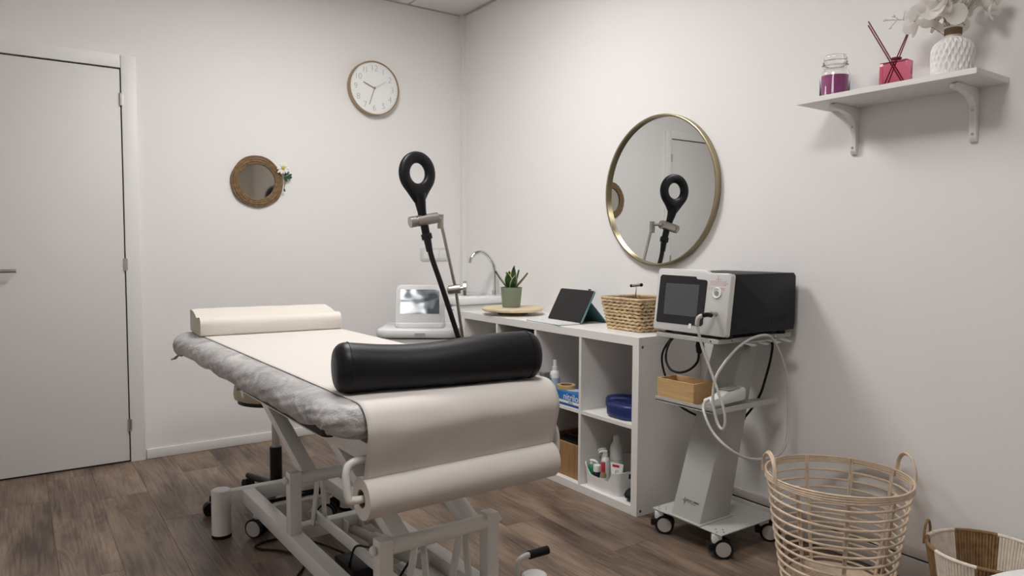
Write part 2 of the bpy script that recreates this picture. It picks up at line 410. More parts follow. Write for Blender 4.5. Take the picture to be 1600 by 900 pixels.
MB().cyl((-2.66, -.016, 1.024), (-2.66, -.026, 1.024), .026).build('handle_rose', nickel, d1)

# ---------------------------------------------------------------- back wall: clock, rope mirror, switches
cl = thing('wall_clock', 'round wall clock with bronze rim hanging high on the back wall', 'clock', (-.660, 0, 2.134))
RX = Matrix.Rotation(PI/2, 4, 'X')                       # lathe axis Z -> -Y (towards the room)
MB().lathe([(.0, .0), (.158, .0), (.166, .004), (.166, .044), (.164, .047), (.1615, .047), (.160, .044), (.160, .030), (.0, .030)], 64, M=RX).build('rim', brass_dull, cl)
MB().lathe([(0, .031), (.1595, .031), (.1595, .034), (0, .034)], 64, M=RX).build('dial', clock_face, cl)
for h in range(1, 13):
    a = PI/2-h*PI/6
    for dx_, tx_ in (((-.009, '1'), (.009, '1')) if h == 11 else ((0, str(h)),)): text_obj('numeral', tx_, .052, clock_ink, cl, basis((.122*math.cos(a)+dx_, -.0345, .122*math.sin(a)), (1, 0, 0), (0, 0, 1), (0, -1, 0)), font_off=-.0008)
tk = MB()
for i in range(60):
    a = i*PI/30; tk.box((.152*math.cos(a), -.0345, .152*math.sin(a)), (.006, .0006, .0012), Euler((0, -a, 0)))
t = tk.build('minute_marks', clock_ink, cl)
def hand(name, ang_cw, ln, w, m_, yo):
    a = PI/2-math.radians(ang_cw)
    MB().box((ln*.42*math.cos(a), yo, ln*.42*math.sin(a)), (ln, .001, w), Euler((0, -a, 0))).build(name, m_, cl)
hand('hour_hand', 292, .085, .0065, brass_dull, -.037); hand('minute_hand', 199, .118, .0045, brass_dull, -.039); hand('second_hand', 58, .10, .002, clock_ink, -.041)
MB().lathe([(0, .034), (.007, .034), (.007, .043), (0, .043)], 16, M=RX).build('hub', brass_dull, cl)

rm = thing('rope_mirror', 'small round mirror in a jute rope frame beside the door', 'mirror', (-1.377, 0, 1.518))
for i, (r, rr, yo) in enumerate(((.107, .0075, .012), (.118, .008, .015), (.129, .008, .015), (.1405, .0075, .011))):
    pts = []
    for k in range(80):
        a = 2*PI*k/80; w = 1+.012*math.sin(3*a+i)+.008*math.sin(7*a+2*i)
        pts.append((r*w*math.cos(a), -yo-.0012*math.sin(22*a+i), r*w*math.sin(a)))
    MB().tube(pts, rr, 8, closed=True).build('rope_coil', rope, rm)
MB().lathe([(0, .0051), (.103, .0051), (.103, .008), (0, .008)], 48, M=RX).build('mirror_glass', mirror_s, rm)
MB().lathe([(0, .0), (.14, .0), (.14, .005), (0, .005)], 48, M=RX).build('backing', cardb, rm)
dz = thing('daisy_sprig', 'white artificial daisy with green leaves tucked on the rope mirror', 'flower', (-1.236, -.024, 1.603))
for k in range(13):
    a = 2*PI*k/13+random.uniform(-.1, .1); c, s_ = math.cos(a), math.sin(a); ln = random.uniform(.026, .034)
    MB().sph((c*(.010+ln/2), -.012-.004*(k % 2), s_*(.010+ln/2)), 1, (ln/2, .0015, .0065), Euler((0, -a, 0)), 10).build('petal', daisy_w, dz)
MB().sph((0, -.014, 0), .0115, (1, .6, 1)).build('flower_centre', yellow, dz)
MB().tube([(0, -.004, 0), (.012, -.004, -.03), (.014, -.004, -.075), (.006, -.004, -.125)], .0016, 6, smooth=4).build('stem', leaf_g, dz)
for (x, z, a, s_) in ((.022, -.032, .5, 1), (.034, -.052, .0, 1.1), (.016, -.062, -1.1, .9), (.040, -.040, .35, .8), (.008, -.128, -1.3, .5)):
    MB().sph((x, -.008, z), .02*s_, (1, .14, .5), Euler((.3, -a, .2)), 12).build('leaf', leaf_g, dz)

sw = thing('wall_switch', 'white triple rocker wall switch behind the loop applicator pole', 'switch', (-.222, 0, 1.098))
MB().prism(rrect(.205, .085, .012), .010, M=RX, bev=.0015).build('plate', mat('switch_plate', (.70, .69, .68), .4), sw)
for i in (-1, 0, 1): MB().box((i*.058, -.0115, 0), (.052, .008, .056), Euler((.07, 0, 0)), bev=.002).build('rocker', white_pl, sw)

# ---------------------------------------------------------------- right wall: round mirror
RY = Matrix.Rotation(-PI/2, 4, 'Y')                      # lathe axis Z -> -X
mr = thing('round_mirror', 'large round mirror with thin brass rim on the right wall', 'mirror', (0, -1.838, 1.418))
MB().lathe([(.345, .002), (.356, .002), (.356, .030), (.353, .032), (.348, .032), (.345, .030), (.345, .002)], 96, M=RY).build('rim', brass, mr)
MB().lathe([(0, .002), (.345, .002), (.345, .014), (0, .014)], 96, M=RY).build('mirror_glass', mirror_m, mr)

# ---------------------------------------------------------------- shelf on the right wall
SZ = 1.658
sh = thing('wall_shelf', 'white wooden shelf on two white brackets high on the right wall', 'shelf', (0, -2.99, SZ))
MB().box((-.112, 0, .009), (.222, .585, .018), bev=.001, seg=1).build('board', kal, sh)
for yb in (-2.795, -3.192):
    y = yb+2.99
    P = [(0, 0), (-.15, 0), (-.162, -.006), (-.158, -.018), (-.10, -.022), (-.055, -.032), (-.028, -.055), (-.022, -.09), (-.020, -.155), (-.012, -.168), (0, -.172)]
    b = MB().prism(P, .022, M=basis((0, y+.011, 0), (1, 0, 0), (0, 0, 1), (0, -1, 0)), bev=.0025).build('bracket', white_pl, sh)
    for (x, z) in ((-.020, -.07), (-.017, -.145)):
        MB().cyl((x-.006, y-.0, z), (x+.002, y, z), .0042, n=10).build('screw', nickel, b)
    MB().cyl((-.145, y, -.018), (-.145, y, -.0135), .0042, n=10).build('screw', nickel, b)
TOP = SZ+.018
cj = thing('candle_jar', 'glass jar candle with magenta wax and domed lid on the wall shelf', 'candle', (-.125, -2.783, TOP))
MB().lathe([(.0, .0), (.046, .0), (.050, .006), (.050, .085), (.046, .098), (.038, .106), (.038, .112), (.036, .112), (.036, .104), (.044, .096), (.047, .084), (.047, .008), (.0, .006)], 40, fn=lambda r, z, a: r*(1+.012*math.cos(26*a)) if .006 < z < .085 and r > .048 else r).build('jar', glass, cj)
MB().lathe([(0, .0075), (.0455, .0075), (.0455, .080), (0, .080)], 40).build('wax', wax, cj)
MB().lathe([(.0, .1165), (.036, .1165), (.043, .1155), (.044, .119), (.037, .121), (.041, .128), (.041, .131), (.037, .134), (.039, .142), (.035, .152), (.020, .156), (.0, .157), (.0, .155), (.019, .154), (.033, .1505), (.0365, .142), (.0345, .134), (.0385, .1295), (.035, .121), (.034, .1185), (0, .1185)], 40).build('lid', glass, cj)
MB().cyl((0, 0, .080), (0, 0, .088), .001, n=6).build('wick', dark, cj)
rd = thing('reed_diffuser', 'square pink glass reed diffuser with dark red sticks on the wall shelf', 'diffuser', (-.12, -2.995, TOP), .06)
MB().box((0, 0, .0445), (.045, .090, .089), bev=.004).build('bottle', glass_red, rd)
MB().cyl((0, 0, .0892), (0, 0, .099), .013).build('neck', glass_red, rd)
MB().lathe([(.010, .0975), (.0165, .0975), (.0165, .1015), (.010, .1015), (.010, .0975)], 24).build('collar', reed, rd)
for (dx, y0, y1, z1) in ((.004, -.030, .100, .232), (-.004, -.040, .092, .240), (.006, .032, -.048, .222), (-.006, .04, -.066, .236)):
    MB().cyl((dx, y0*.9, .008), (dx*2, y1, z1), .0021, n=8).build('reed', reed, rd)
vs = thing('flower_vase', 'white quilted ceramic vase with gold string neck and dried white flowers', 'vase', (-.128, -3.172, TOP))
def vfn(r, z, a):
    if .012 < z < .118:
        k = .22*math.sin(2*PI*z/.040); n = 22
        q = max(math.cos(n*a+k*PI*2), math.cos(n*a+PI-k*PI*2)); f = min(1, (z-.012)/.01, (.118-z)/.015)
        return r+.0032*q*f
    return r
prof = [(0, 0), (.052, 0)]
for i in range(45):
    z = .004+.122*i/44; t_ = z/.126
    prof.append((.0535+.003*math.sin(t_*2.4) if t_ < .60 else .0565-.032*((t_-.60)/.40)**2.6, z))
prof += [(.0225, .130), (.0225, .152), (.0245, .156), (.0205, .156), (.0195, .134), (.0, .132)]
MB().lathe(prof, 208, fn=vfn).build('vase_body', vase_m, vs)
sg = MB()
for i in range(9): sg.lathe([(.0222, .1305+i*.0024), (.0247, .1317+i*.0024), (.0222, .1329+i*.0024)], 32)
sg.build('string_wrap', mat('gold_string', (.33, .22, .09), .5, .3), vs)
pet = MB()
def petal_fn(u, v):
    a = (u-.5)*2*PI; r = v
    return Vector((.034*r*math.cos(a), .034*r*math.sin(a)*.92, .012*r*r*(1+.5*math.cos(2*a))+.0015*r*math.sin(9*a)))
pet.grid(petal_fn, 14, 4); bmesh.ops.remove_doubles(pet.bm, verts=pet.bm.verts, dist=1e-5)
po = pet.build('petal', petal_m); pme = po.data; bpy.data.objects.remove(po)
for k in range(84):
    u = random.uniform(0, 2*PI); el = random.uniform(.05, 1.35); R_ = random.uniform(.055, .118)
    c = Vector((max(-.10, min(.085, R_*math.cos(u)*math.cos(el)*.9)), R_*math.sin(u)*math.cos(el)*1.05, .172+R_*math.sin(el)*1.2))
    o = bpy.data.objects.new('petal', pme); COL.objects.link(o); o.parent = vs; o.location = c
    q = (c-Vector((0, 0, .15))).to_track_quat('Z', 'Y') @ Euler((random.uniform(-.9, .9), random.uniform(-.9, .9), random.uniform(0, 6))).to_quaternion()
    o.rotation_euler = q.to_euler(); sc = random.uniform(.7, 1.1); o.scale = (sc, sc, sc)
for k in range(16):
    u = random.uniform(0, 2*PI); e_ = random.uniform(.3, 1)
    MB().tube([(.008*math.cos(u), .008*math.sin(u), .134), (.02*math.cos(u), .02*math.sin(u), .17), (max(-.09, min(.08, .10*e_*math.cos(u))), .10*e_*math.sin(u), .17+.12*random.uniform(.2, 1))], .0008, 5, smooth=4).build('stem', stem_m, vs)
tw = MB().tube([(0, .012, .125), (-.005, .075, .180), (-.0, .15, .216), (.0, .222, .232)], .0011, 6, smooth=5)
tw.tube([(0, .165, .2185), (0, .185, .236)], .0008, 5); tw.tube([(0, .175, .220), (0, .195, .204)], .0008, 5); tw.tube([(0, .155, .217), (0, .150, .240)], .0008, 5)
tw.build('twig', stem_m, vs)
for (y, z) in ((.215, .232), (.187, .238), (.197, .202), (.150, .243)): MB().sph((0, y, z), .006, (.6, 1, .8), n=10).build('bud', petal_m, vs)
b_ = MB()
for k in range(26):
    b_.sph((random.uniform(-.03, .03), random.uniform(-.03, .05), random.uniform(.16, .25)), .0022, n=6)
o = b_.build('filler_berries', stem_m, vs); o['kind'] = 'stuff'

# ---------------------------------------------------------------- cube shelving unit
KX0, KY0, KY1 = -.39, -2.097, -.633
ku = thing('cube_shelf_unit', 'low white eight-cube shelving unit along the right wall', 'shelf unit', (-.195, (KY0+KY1)/2, 0))
KC = (KY0+KY1)/2
D_ = .385
MB().box((-.0, 0, .751), (.388, KY1-KY0, .038), bev=.001, seg=1).build('top_board', kal, ku)
MB().box((0, 0, .019), (.388, KY1-KY0-.076, .038), bev=.001, seg=1).build('bottom_board', kal, ku)
for s_ in (-1, 1):
    p = MB().box((0, s_*((KY1-KY0)/2-.019), .366), (.388, .038, .732), bev=.001, seg=1).build('side_panel', kal, ku)
    if s_ < 0:
        for z in (.728, .022): MB().cyl((-.172, -.7325, z), (-.172, -.7305, z), .0065, n=14).build('cam_hole', mat('bolt_grey', (.12, .12, .12), .4, .5), p)
cells = []                                                # (y_low, y_high) nearest first
yy = KY0+.038
for i in range(4):
    cells.append((yy, yy+.335)); yy += .335
    if i < 3:
        MB().box((0, yy+.008-KC, .385), (.386, .016, .694)).build('divider', kal, ku); yy += .016
for (a, b) in cells: MB().box((0, (a+b)/2-KC, .381), (.384, .335, .016)).build('shelf', kal, ku)
ZB, ZM, ZT = .038, .389, .770

# --- on top
lz = thing('lazy_susan', 'round pale wood turntable board on the far end of the shelving unit', 'tray', (-.235, -.945, ZT))
MB().lathe([(0, 0), (.085, 0), (.085, .022), (0, .022)], 40).build('turning_base', cardb, lz)
MB().lathe([(0, .0221), (.168, .0221), (.173, .027), (.173, .036), (.168, .040), (0, .040)], 64).build('board', pine, lz)
pt = thing('potted_snake_plant', 'small snake plant in a ridged sage green pot on the wooden turntable', 'plant', (-.245, -.945, ZT+.040))
MB().lathe([(0, 0), (.047, 0), (.050, .004), (.060, .108), (.061, .113), (.057, .113), (.055, .098), (0, .096)], 120,
           fn=lambda r, z, a: r+.0021*math.sin(26*a+1.6*math.sin(z*60+3*math.sin(3*a))) if .006 < z < .105 and r > .048 else r).build('pot', pot_m, pt)
MB().lathe([(0, .0965), (.054, .0975), (0, .1005)], 24).build('soil', mat('soil', (.02, .015, .01), 1), pt)
for (az, tilt, ln, w) in ((2.5, .75, .125, .024), (3.6, .42, .10, .026), (5.6, .30, .115, .026), (.3, .12, .135, .022), (1.2, .5, .11, .020), (4.6, .55, .085, .022), (5.9, .85, .12, .017), (2.0, .25, .10, .020)):
    dr = Vector((math.cos(az)*math.sin(tilt), math.sin(az)*math.sin(tilt), math.cos(tilt))); sd = Vector((-math.sin(az), math.cos(az), 0)); nn = dr.cross(sd)
    base_ = Vector((.018*math.cos(az), .018*math.sin(az), .098))
    def leaf_fn(k0, k1, lift):
        def f(u, v):
            wd = 1.25*w*(.62+.85*v-1.47*v**3.0) if v < 1 else 0
            q = k0+(k1-k0)*u
            return base_+dr*(ln*v)+sd*(wd*q)-nn*(lift-.010*abs(q)-.02*v*v*tilt)
        return f
    lf = MB().grid(leaf_fn(-.82, .82, 0), 6, 10).build('leaf', leaf_d, pt)
    mg = MB().grid(leaf_fn(-1, -.80, 0), 1, 10); mg.grid(leaf_fn(.80, 1, 0), 1, 10); mg.build('leaf_margin', leaf_y, lf)

tb = thing('tablet_with_keyboard', 'black tablet propped on a folding teal case with white keyboard', 'tablet', (-.262, -1.43, ZT), -.05)
# local: x to the wall, y to the far wall; screen leans back towards the wall
MB().box((-.060, .006, .0045), (.122, .292, .007), bev=.002).build('keyboard_deck', white_pl, tb)
MB().box((-.060, .006, .0009), (.124, .294, .0016)).build('keyboard_base', teal, tb)
kb = MB()
for r in range(5):
    for k in range(13): kb.box((-.104+r*.0185, -.122+k*.0213, .009), (.0145, .0175, .003), bev=.0008, seg=1)
o = kb.build('keys', mat('key_white', (.74, .74, .74), .5), tb); o['kind'] = 'stuff'
th = .50; ex = Vector((math.sin(th), 0, math.cos(th))); nz_ = Vector((-math.cos(th), 0, math.sin(th)))
BM = basis((.004, 0, .004), (0, -1, 0), ex, nz_)
MB().prism(rrect(.283, .182, .010, cy=.091), .010, M=BM @ Matrix.Translation((0, 0, -.010)), bev=.002).build('case_back', teal_l, tb)
MB().prism(rrect(.277, .176, .008, cy=.091), .003, M=BM @ Matrix.Translation((0, 0, .0002))).build('screen', tablet_scr, tb)
e0 = Vector((.004, 0, .004))+ex*.118-nz_*.012
MB().prism([(e0.x, e0.z), (e0.x+.004, e0.z+.002), (.172, .004), (.172, .0), (.166, .0)], .275, M=basis((0, .1375, 0), (1, 0, 0), (0, 0, 1), (0, -1, 0))).build('kickstand', teal, tb)
MB().box((.012+.182*math.sin(th), -.09, .006+.182*math.cos(th)), (.006, .018, .006)).build('stylus_loop', dark, tb)

wb = thing('woven_basket', 'tapered woven water hyacinth basket on the near end of the shelving unit', 'basket', (-.163, -1.868, ZT), -.03)
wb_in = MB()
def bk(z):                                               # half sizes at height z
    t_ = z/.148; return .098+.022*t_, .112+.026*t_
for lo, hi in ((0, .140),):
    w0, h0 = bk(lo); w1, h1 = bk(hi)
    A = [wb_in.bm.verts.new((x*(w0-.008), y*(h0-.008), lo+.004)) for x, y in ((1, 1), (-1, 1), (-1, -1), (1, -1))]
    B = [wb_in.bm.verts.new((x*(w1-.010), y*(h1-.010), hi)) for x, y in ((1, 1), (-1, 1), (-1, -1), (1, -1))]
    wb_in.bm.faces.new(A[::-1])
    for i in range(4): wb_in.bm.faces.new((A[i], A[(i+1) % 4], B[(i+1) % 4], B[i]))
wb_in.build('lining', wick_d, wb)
NR = 9
for r in range(NR):
    z = .009+r*.0155; w, h = bk(z); per = rrect(2*w, 2*h, .022, 4); P = [Vector((x, y, z)) for x, y in per]
    dense = []
    for i in range(len(P)):
        a, b = P[i], P[(i+1) % len(P)]; n = max(1, int((b-a).length/.0085))
        for j in range(n): dense.append(a.lerp(b, j/n))
    row = MB()
    for i, p in enumerate(dense[::1]):
        if i % 2: continue
        nx = dense[(i+1) % len(dense)]; d = (nx-p).normalized(); a = math.atan2(d.y, d.x)
        tl = (.55 if (i//2) % 2 else -.25)+random.uniform(-.15, .15)
        row.sph(p+Vector((0, 0, random.uniform(-.001, .001))), .0135, (1, .50, .50), Euler((0, -tl*.8, a+.25)), 8)
    row.build('braid_row', wick, wb)
rw, rh = bk(.146)
MB().tube([(x, y, .146) for x, y in rrect(2*rw, 2*rh, .024, 4)], .0065, 8, closed=True).build('rim', wick, wb)
hm = thing('reflex_hammer', 'chrome reflex hammer with black tips standing in the woven basket', 'hammer', (-.150, -1.835, ZT+.012))
MB().tube([(0, .02, 0), (0, 0, .186)], .003, 8).build('shaft', chrome, hm)
MB().cyl((-.012, .014, .188), (.010, -.014, .192), .0065, n=14).build('head', chrome, hm)
MB().sph((.014, -.018, .1925), .0085, n=12).build('rubber_tip', black_rub, hm); MB().sph((-.015, .018, .1875), .0075, n=12).build('rubber_tip', black_rub, hm)

# --- in the cells (nearest cell = 0)
c0 = cells[0]
us = MB()
P = []
for i in range(19):
    a = -PI/2-PI/2+PI*i/18
    P.append(Vector((-.245+.085*math.cos(a-0), -1.955+.07*math.sin(a), 0)))
P = [Vector((-.330, -1.862, 0))]+[Vector((-.330, -1.91, 0))]+P[1:-1]+[Vector((-.160, -1.91, 0)), Vector((-.175, -1.84, 0)), Vector((-.215, -1.79, 0)), Vector((-.262, -1.766, 0))]
fp = thing('face_pillow', 'navy blue vinyl horseshoe face pillow on the upper shelf of the nearest cube', 'pillow', (0, 0, ZM))
ring = catmull(P, 4)
secs = rrect(.070, .066, .014, 3)
rows = []
for i, p in enumerate(ring):
    d = (ring[min(i+1, len(ring)-1)]-ring[max(i-1, 0)]).normalized(); n_ = Vector((-d.y, d.x, 0))
    k = min(i, len(ring)-1-i); sc = 1 if k > 3 else (.55, .82, .93, .98)[k]
    rows.append([us.bm.verts.new(p+n_*(x*sc)+Vector((0, 0, .033+y*sc))) for x, y in secs])
for A, B in zip(rows, rows[1:]):
    for k in range(len(A)): us.bm.faces.new((A[k], A[(k+1) % len(A)], B[(k+1) % len(A)], B[k]))
us.bm.faces.new(rows[0]); us.bm.faces.new(rows[-1][::-1])
us.build('cushion', blue_v, fp, ang=60)
sm = MB()
for zz in (.010, .053): sm.tube([p+Vector((-.0, 0, zz))+Vector((-(ring[min(i+1, len(ring)-1)]-ring[max(i-1, 0)]).normalized().y, (ring[min(i+1, len(ring)-1)]-ring[max(i-1, 0)]).normalized().x, 0))*-.0335 for i, p in enumerate(ring) if 4 <= i <= len(ring)-5], .0013, 5)
sm.build('piping', blue_v, fp)

bn = thing('storage_bin', 'white plastic bin with a dipped front holding bottles on the bottom shelf', 'bin', (-.232, -1.843, ZB))
bw, bd, bh = .117, .145, .108                            # half y, half x, height
def bin_wall(off, z0, lowz, hiz):
    out = []
    per = rrect(2*(bd-off), 2*(bw-off), .03-off*.5, 6)
    return per
bmb = MB(); per_o = rrect(2*bd, 2*bw, .032, 6); per_i = rrect(2*bd-.006, 2*bw-.006, .029, 6)
def dens(per):
    out = []
    for i in range(len(per)):
        a = Vector(per[i]).to_3d(); b = Vector(per[(i+1) % len(per)]).to_3d(); n = max(1, int((b-a).length/.01))
        for j in range(n): out.append(a.lerp(b, j/n))
    return out
po_, pi_ = dens(per_o), []
for p in po_: pi_.append(Vector((p.x*(bd-.003)/bd, p.y*(bw-.003)/bw, 0)))
def rimz(p):                                             # dip in the face towards the room (-x)
    if p.x < -bd+.035:
        t_ = p.y/bw; f = min(1, max(0, (.82-abs(t_-.05))/.28)); return bh-.045*f-(.008*(1-t_)/2 if f > .99 else 0)
    return bh
def tap(p, z): k = 1-.07*(1-z/bh); return Vector((p.x*k, p.y*k, z))
O0 = [bmb.bm.verts.new(tap(p, 0)) for p in po_]; O1 = [bmb.bm.verts.new(tap(p, rimz(p))) for p in po_]
I1 = [bmb.bm.verts.new(tap(q, rimz(p))) for p, q in zip(po_, pi_)]; I0 = [bmb.bm.verts.new(tap(q, .003)) for q in pi_]
n = len(po_)
for a, b in ((O0, O1), (O1, I1), (I1, I0)):
    for k in range(n): bmb.bm.faces.new((a[k], a[(k+1) % n], b[(k+1) % n], b[k]))
bmb.bm.faces.new(O0[::-1]); bmb.bm.faces.new(I0)
bmb.build('tub', white_pl, bn)
MB().box((-.035, -bw+.0015, .085), (.07, .0035, .022), bev=.0015).build('handle_slot', dark, bn)
BZ = ZB+.003
def pump(loc, r, h, m_body, label, body_name='bottle', cap=white_pl, az=2.2, group='pump bottles in the white bin'):
    t = thing('pump_bottle', label, 'bottle', loc, az, group)
    MB().lathe([(0, 0), (r*.94, 0), (r, .004), (r, h*.72), (r*.85, h*.80), (r*.45, h*.86), (0, h*.86)], 28).build('bottle', m_body, t)
    MB().lathe([(0, h*.86), (r*.5, h*.86), (r*.5, h*.93), (r*.2, h*.94), (r*.2, h*.985), (0, h*.985)], 20).build('collar', cap, t)
    hd = MB().tube([(-.006, 0, h), (.012, 0, h+.002), (.026, 0, h-.001), (.031, 0, h-.008)], [.0075, .0065, .005, .0038], 10); hd.cyl((0, 0, h*.975), (0, 0, h), .0075); hd.build('pump_head', cap, t)
    return t
pump((-.345, -1.756, BZ), .0165, .112, green_b, 'green gel pump bottle with white pump at the left of the bin', az=-1.2)
t = thing('dark_blue_bottle', 'dark blue bottle with wide white flip cap at the front of the bin', 'bottle', (-.344, -1.7925, BZ))
MB().lathe([(0, 0), (.0175, 0), (.0182, .003), (.0182, .070), (0, .072)], 28).build('bottle', navy_b, t)
MB().lathe([(0, .0721), (.0178, .0721), (.0178, .098), (.0165, .102), (0, .102)], 28).build('cap', white_pl, t)
pump((-.303, -1.806, BZ), .0195, .160, white_pl, 'tall square-shouldered white pump bottle in the middle of the bin', az=2.4)
pump((-.277, -1.768, BZ), .0145, .158, white_pl, 'slim white pump bottle at the back left of the bin', az=2.7)
t = thing('white_bottle', 'large white bottle with screw cap, tallest in the bin', 'bottle', (-.252, -1.822, BZ))
MB().lathe([(0, 0), (.028, 0), (.030, .005), (.030, .165), (.027, .185), (.017, .200), (.017, .204), (0, .204)], 32).build('bottle', white_pl, t)
MB().lathe([(0, .2041), (.016, .2041), (.016, .226), (.011, .233), (0, .233)], 24).build('cap', white_pl, t)
MB().lathe([(.0303, .06), (.0303, .125)], 32).build('label_band', mat('off_white_label', (.70, .69, .68), .6), t)
t = thing('red_capped_bottle', 'small clear bottle with red cap at the low front of the bin', 'bottle', (-.344, -1.834, BZ))
MB().lathe([(0, 0), (.0145, 0), (.0152, .003), (.0152, .065), (.009, .080), (0, .080)], 24).build('bottle', amber, t)
MB().lathe([(.0155, .008), (.0155, .055)], 24).build('label_band', white_pl, t)
MB().lathe([(0, .0801), (.0095, .0801), (.0095, .122), (.008, .124), (0, .124)], 20).build('cap', red_c, t)
t = thing('cream_tube', 'white cream tube with red label and a big letter e in the bin', 'tube', (-.318, -1.897, BZ+.008), .30)
def tubefn(u, v):
    a = 2*PI*u; k = v; w = .024+.011*k; d = .021*(1-k)+.0012
    return Vector((d*math.cos(a), w*math.sin(a), .018+.105*v))
tm = MB().grid(tubefn, 28, 8); bmesh.ops.remove_doubles(tm.bm, verts=tm.bm.verts, dist=1e-5); tm.build('tube_body', white_pl, t)
MB().lathe([(0, 0), (.020, 0), (.021, .018), (0, .018)], 24).build('cap', white_pl, t)
def tz(z): k = (z-.018)/.105; return -(.021*(1-k)+.0012)-.0016
sl = Vector((tz(.12)-tz(.02), 0, .10)).normalized(); no = Vector((-sl.z, 0, sl.x))
MB().box((tz(.111), .002, .111), (.001, .034, .011)).build('red_label', red_c, t)
text_obj('letter_e', 'e', .046, grey_ink, t, basis((tz(.088), -.006, .088), (0, -1, 0), sl, no), font_off=-.001)
e2 = MB()
for i, (w, z) in enumerate(((.030, .062), (.036, .055))): e2.box((tz(z), .004, z), (.001, w, .004))
e2.build('printed_lines', yellow_o, t)
MB().cyl((tz(.068)-.0004, -.019, .068), (tz(.068)+.001, -.019, .068), .009, n=16).build('orange_dot', yellow_o, t)
t = thing('black_pouch', 'black rounded object beside the bin at the foot of the nearest cube', 'pouch', (-.300, -2.012, ZB))
MB().sph((0, 0, .028), 1, (.075, .036, .028)).build('pouch_body', black_rub, t)
MB().box((.02, .0, .056), (.03, .006, .006), bev=.002).build('strap', black_rub, t)
t = thing('dark_product_box', 'tall dark brown product box at the back right of the nearest lower cube', 'box', (-.085, -2.012, ZB))
MB().box((0, 0, .095), (.07, .07, .19), bev=.001, seg=1).build('carton', crate_d, t)
MB().box((-.0355, 0, .14), (.001, .07, .022)).build('print_band', mat('ochre_print', (.35, .22, .07), .6), t)
MB().box((-.0355, 0, .07), (.001, .056, .05)).build('pale_label', mat('grey_label', (.5, .49, .48), .6), t)
t = thing('black_bottle', 'slim black bottle on top of the dark product box', 'bottle', (-.085, -2.012, ZB+.19))
MB().lathe([(0, 0), (.018, 0), (.018, .05), (.010, .06), (0, .06)], 20).build('bottle', black_pl, t); MB().lathe([(0, .0601), (.010, .0601), (.010, .085), (0, .085)], 16).build('cap', black_pl, t)

t = thing('spray_bottle', 'white spray bottle with pale blue label on the shelf beside the blue box', 'bottle', (-.298, -1.4145, ZM))
MB().lathe([(0, 0), (.0235, 0), (.0255, .004), (.0255, .116), (.022, .130), (.013, .138), (0, .138)], 28).build('bottle', white_pl, t)
MB().lathe([(.0258, .015), (.0258, .100)], 28).build('label_band', blue_lb, t)
MB().lathe([(0, .1381), (.0150, .1381), (.0150, .156), (.009, .158), (.009, .188), (.0078, .190), (0, .190)], 20).build('spray_cap', white_pl, t)
lb = MB()
for i in range(5): lb.box((-.0261, .0, .085-i*.012), (.0008, .022-.003*(i % 2), .0028))
lb.build('printed_lines', mat('slate_print', (.15, .22, .35), .6), t)
t = thing('clear_box', 'small smoky clear plastic box left of the spray bottle', 'box', (-.350, -1.396, ZM))
MB().box((0, 0, .06), (.034, .040, .12), bev=.002).build('box_body', mat('smoky_plastic', (.18, .18, .18), .2, alpha=.8), t)
MB().box((0, 0, .1265), (.036, .042, .012), bev=.002).build('lid', mat('smoky_lid', (.25, .25, .25), .3), t)
gb = thing('glove_box', 'blue and white disposable glove carton lettered nitrilo', 'box', (-.322, -1.592, ZM))
MB().box((0, 0, .033), (.11, .222, .066), bev=.001, seg=1).build('carton', blue_box, gb)
MB().box((-.0553, 0, .019), (.001, .222, .012)).build('white_band', ink_w, gb)
MB().box((-.0553, 0, .0065), (.001, .222, .013)).build('dark_band', blue_dk, gb)
text_obj('lettering', 'nitrilo', .046, ink_w, gb, basis((-.0556, -.045, .043), (0, -1, 0), (0, 0, 1), (-1, 0, 0)), font_off=.0002)
text_obj('small_lettering', 'nitrilo', .014, blue_dk, gb, basis((-.0560, -.045, .019), (0, -1, 0), (0, 0, 1), (-1, 0, 0)))
MB().lathe([(0, .0662), (1, .0662), (1, .067), (0, .067)], 24, sx=.03, sy=.05).build('slot_tab', mat('slot_grey', (.5, .5, .48), .6), gb)
tp = thing('tape_roll', 'roll of tan adhesive tape lying on the blue glove carton', 'tape', (-.322, -1.535, ZM+.067))
MB().lathe([(.030, 0), (.046, 0), (.046, .018), (.030, .018), (.030, 0)], 36).build('tape', mat('tan_tape', (.55, .38, .17), .5), tp)
MB().lathe([(.028, 0), (.030, 0), (.030, .018), (.028, .018), (.028, 0)], 36).build('core', cardb, tp)

def crate(loc, w, d, h, label, m1):
    t = thing('wooden_crate', label, 'crate', loc, 0, 'wooden crates in the shelving cubes')
    for s_ in (-1, 1):
        MB().box((s_*(d/2-.006), 0, h/2), (.012, w, h), bev=.001, seg=1).build('board', m1, t)
        MB().box((0, s_*(w/2-.006), h/2), (d-.024, .012, h), bev=.001, seg=1).build('board', m1, t)
    MB().box((0, 0, .006), (d-.024, w-.024, .012)).build('bottom', m1, t)
    return t
ct = crate((-.20, -1.5405, ZB), .30, .32, .165, 'brown wooden crate in the lower third cube from the corner', crate_m)
t = thing('black_bag', 'black cloth bag lying inside the brown crate', 'bag', (-.20, -1.5405, ZB+.012))
MB().box((0, 0, .075), (.27, .25, .15), bev=.04, seg=3).build('bag_body', black_rub, t)
MB().tube([(-.08, -.05, .148), (-.08, -.03, .165), (-.08, .03, .165), (-.08, .05, .148)], .005, 8, smooth=4).build('bag_handle', black_rub, t)
ct = crate((-.20, -1.1895, ZM), .30, .32, .285, 'dark wooden crate nearly filling the upper second cube from the corner', crate_d)
ct = crate((-.20, -1.1895, ZB), .30, .32, .165, 'dark wooden crate in the lower second cube from the corner', crate_d)

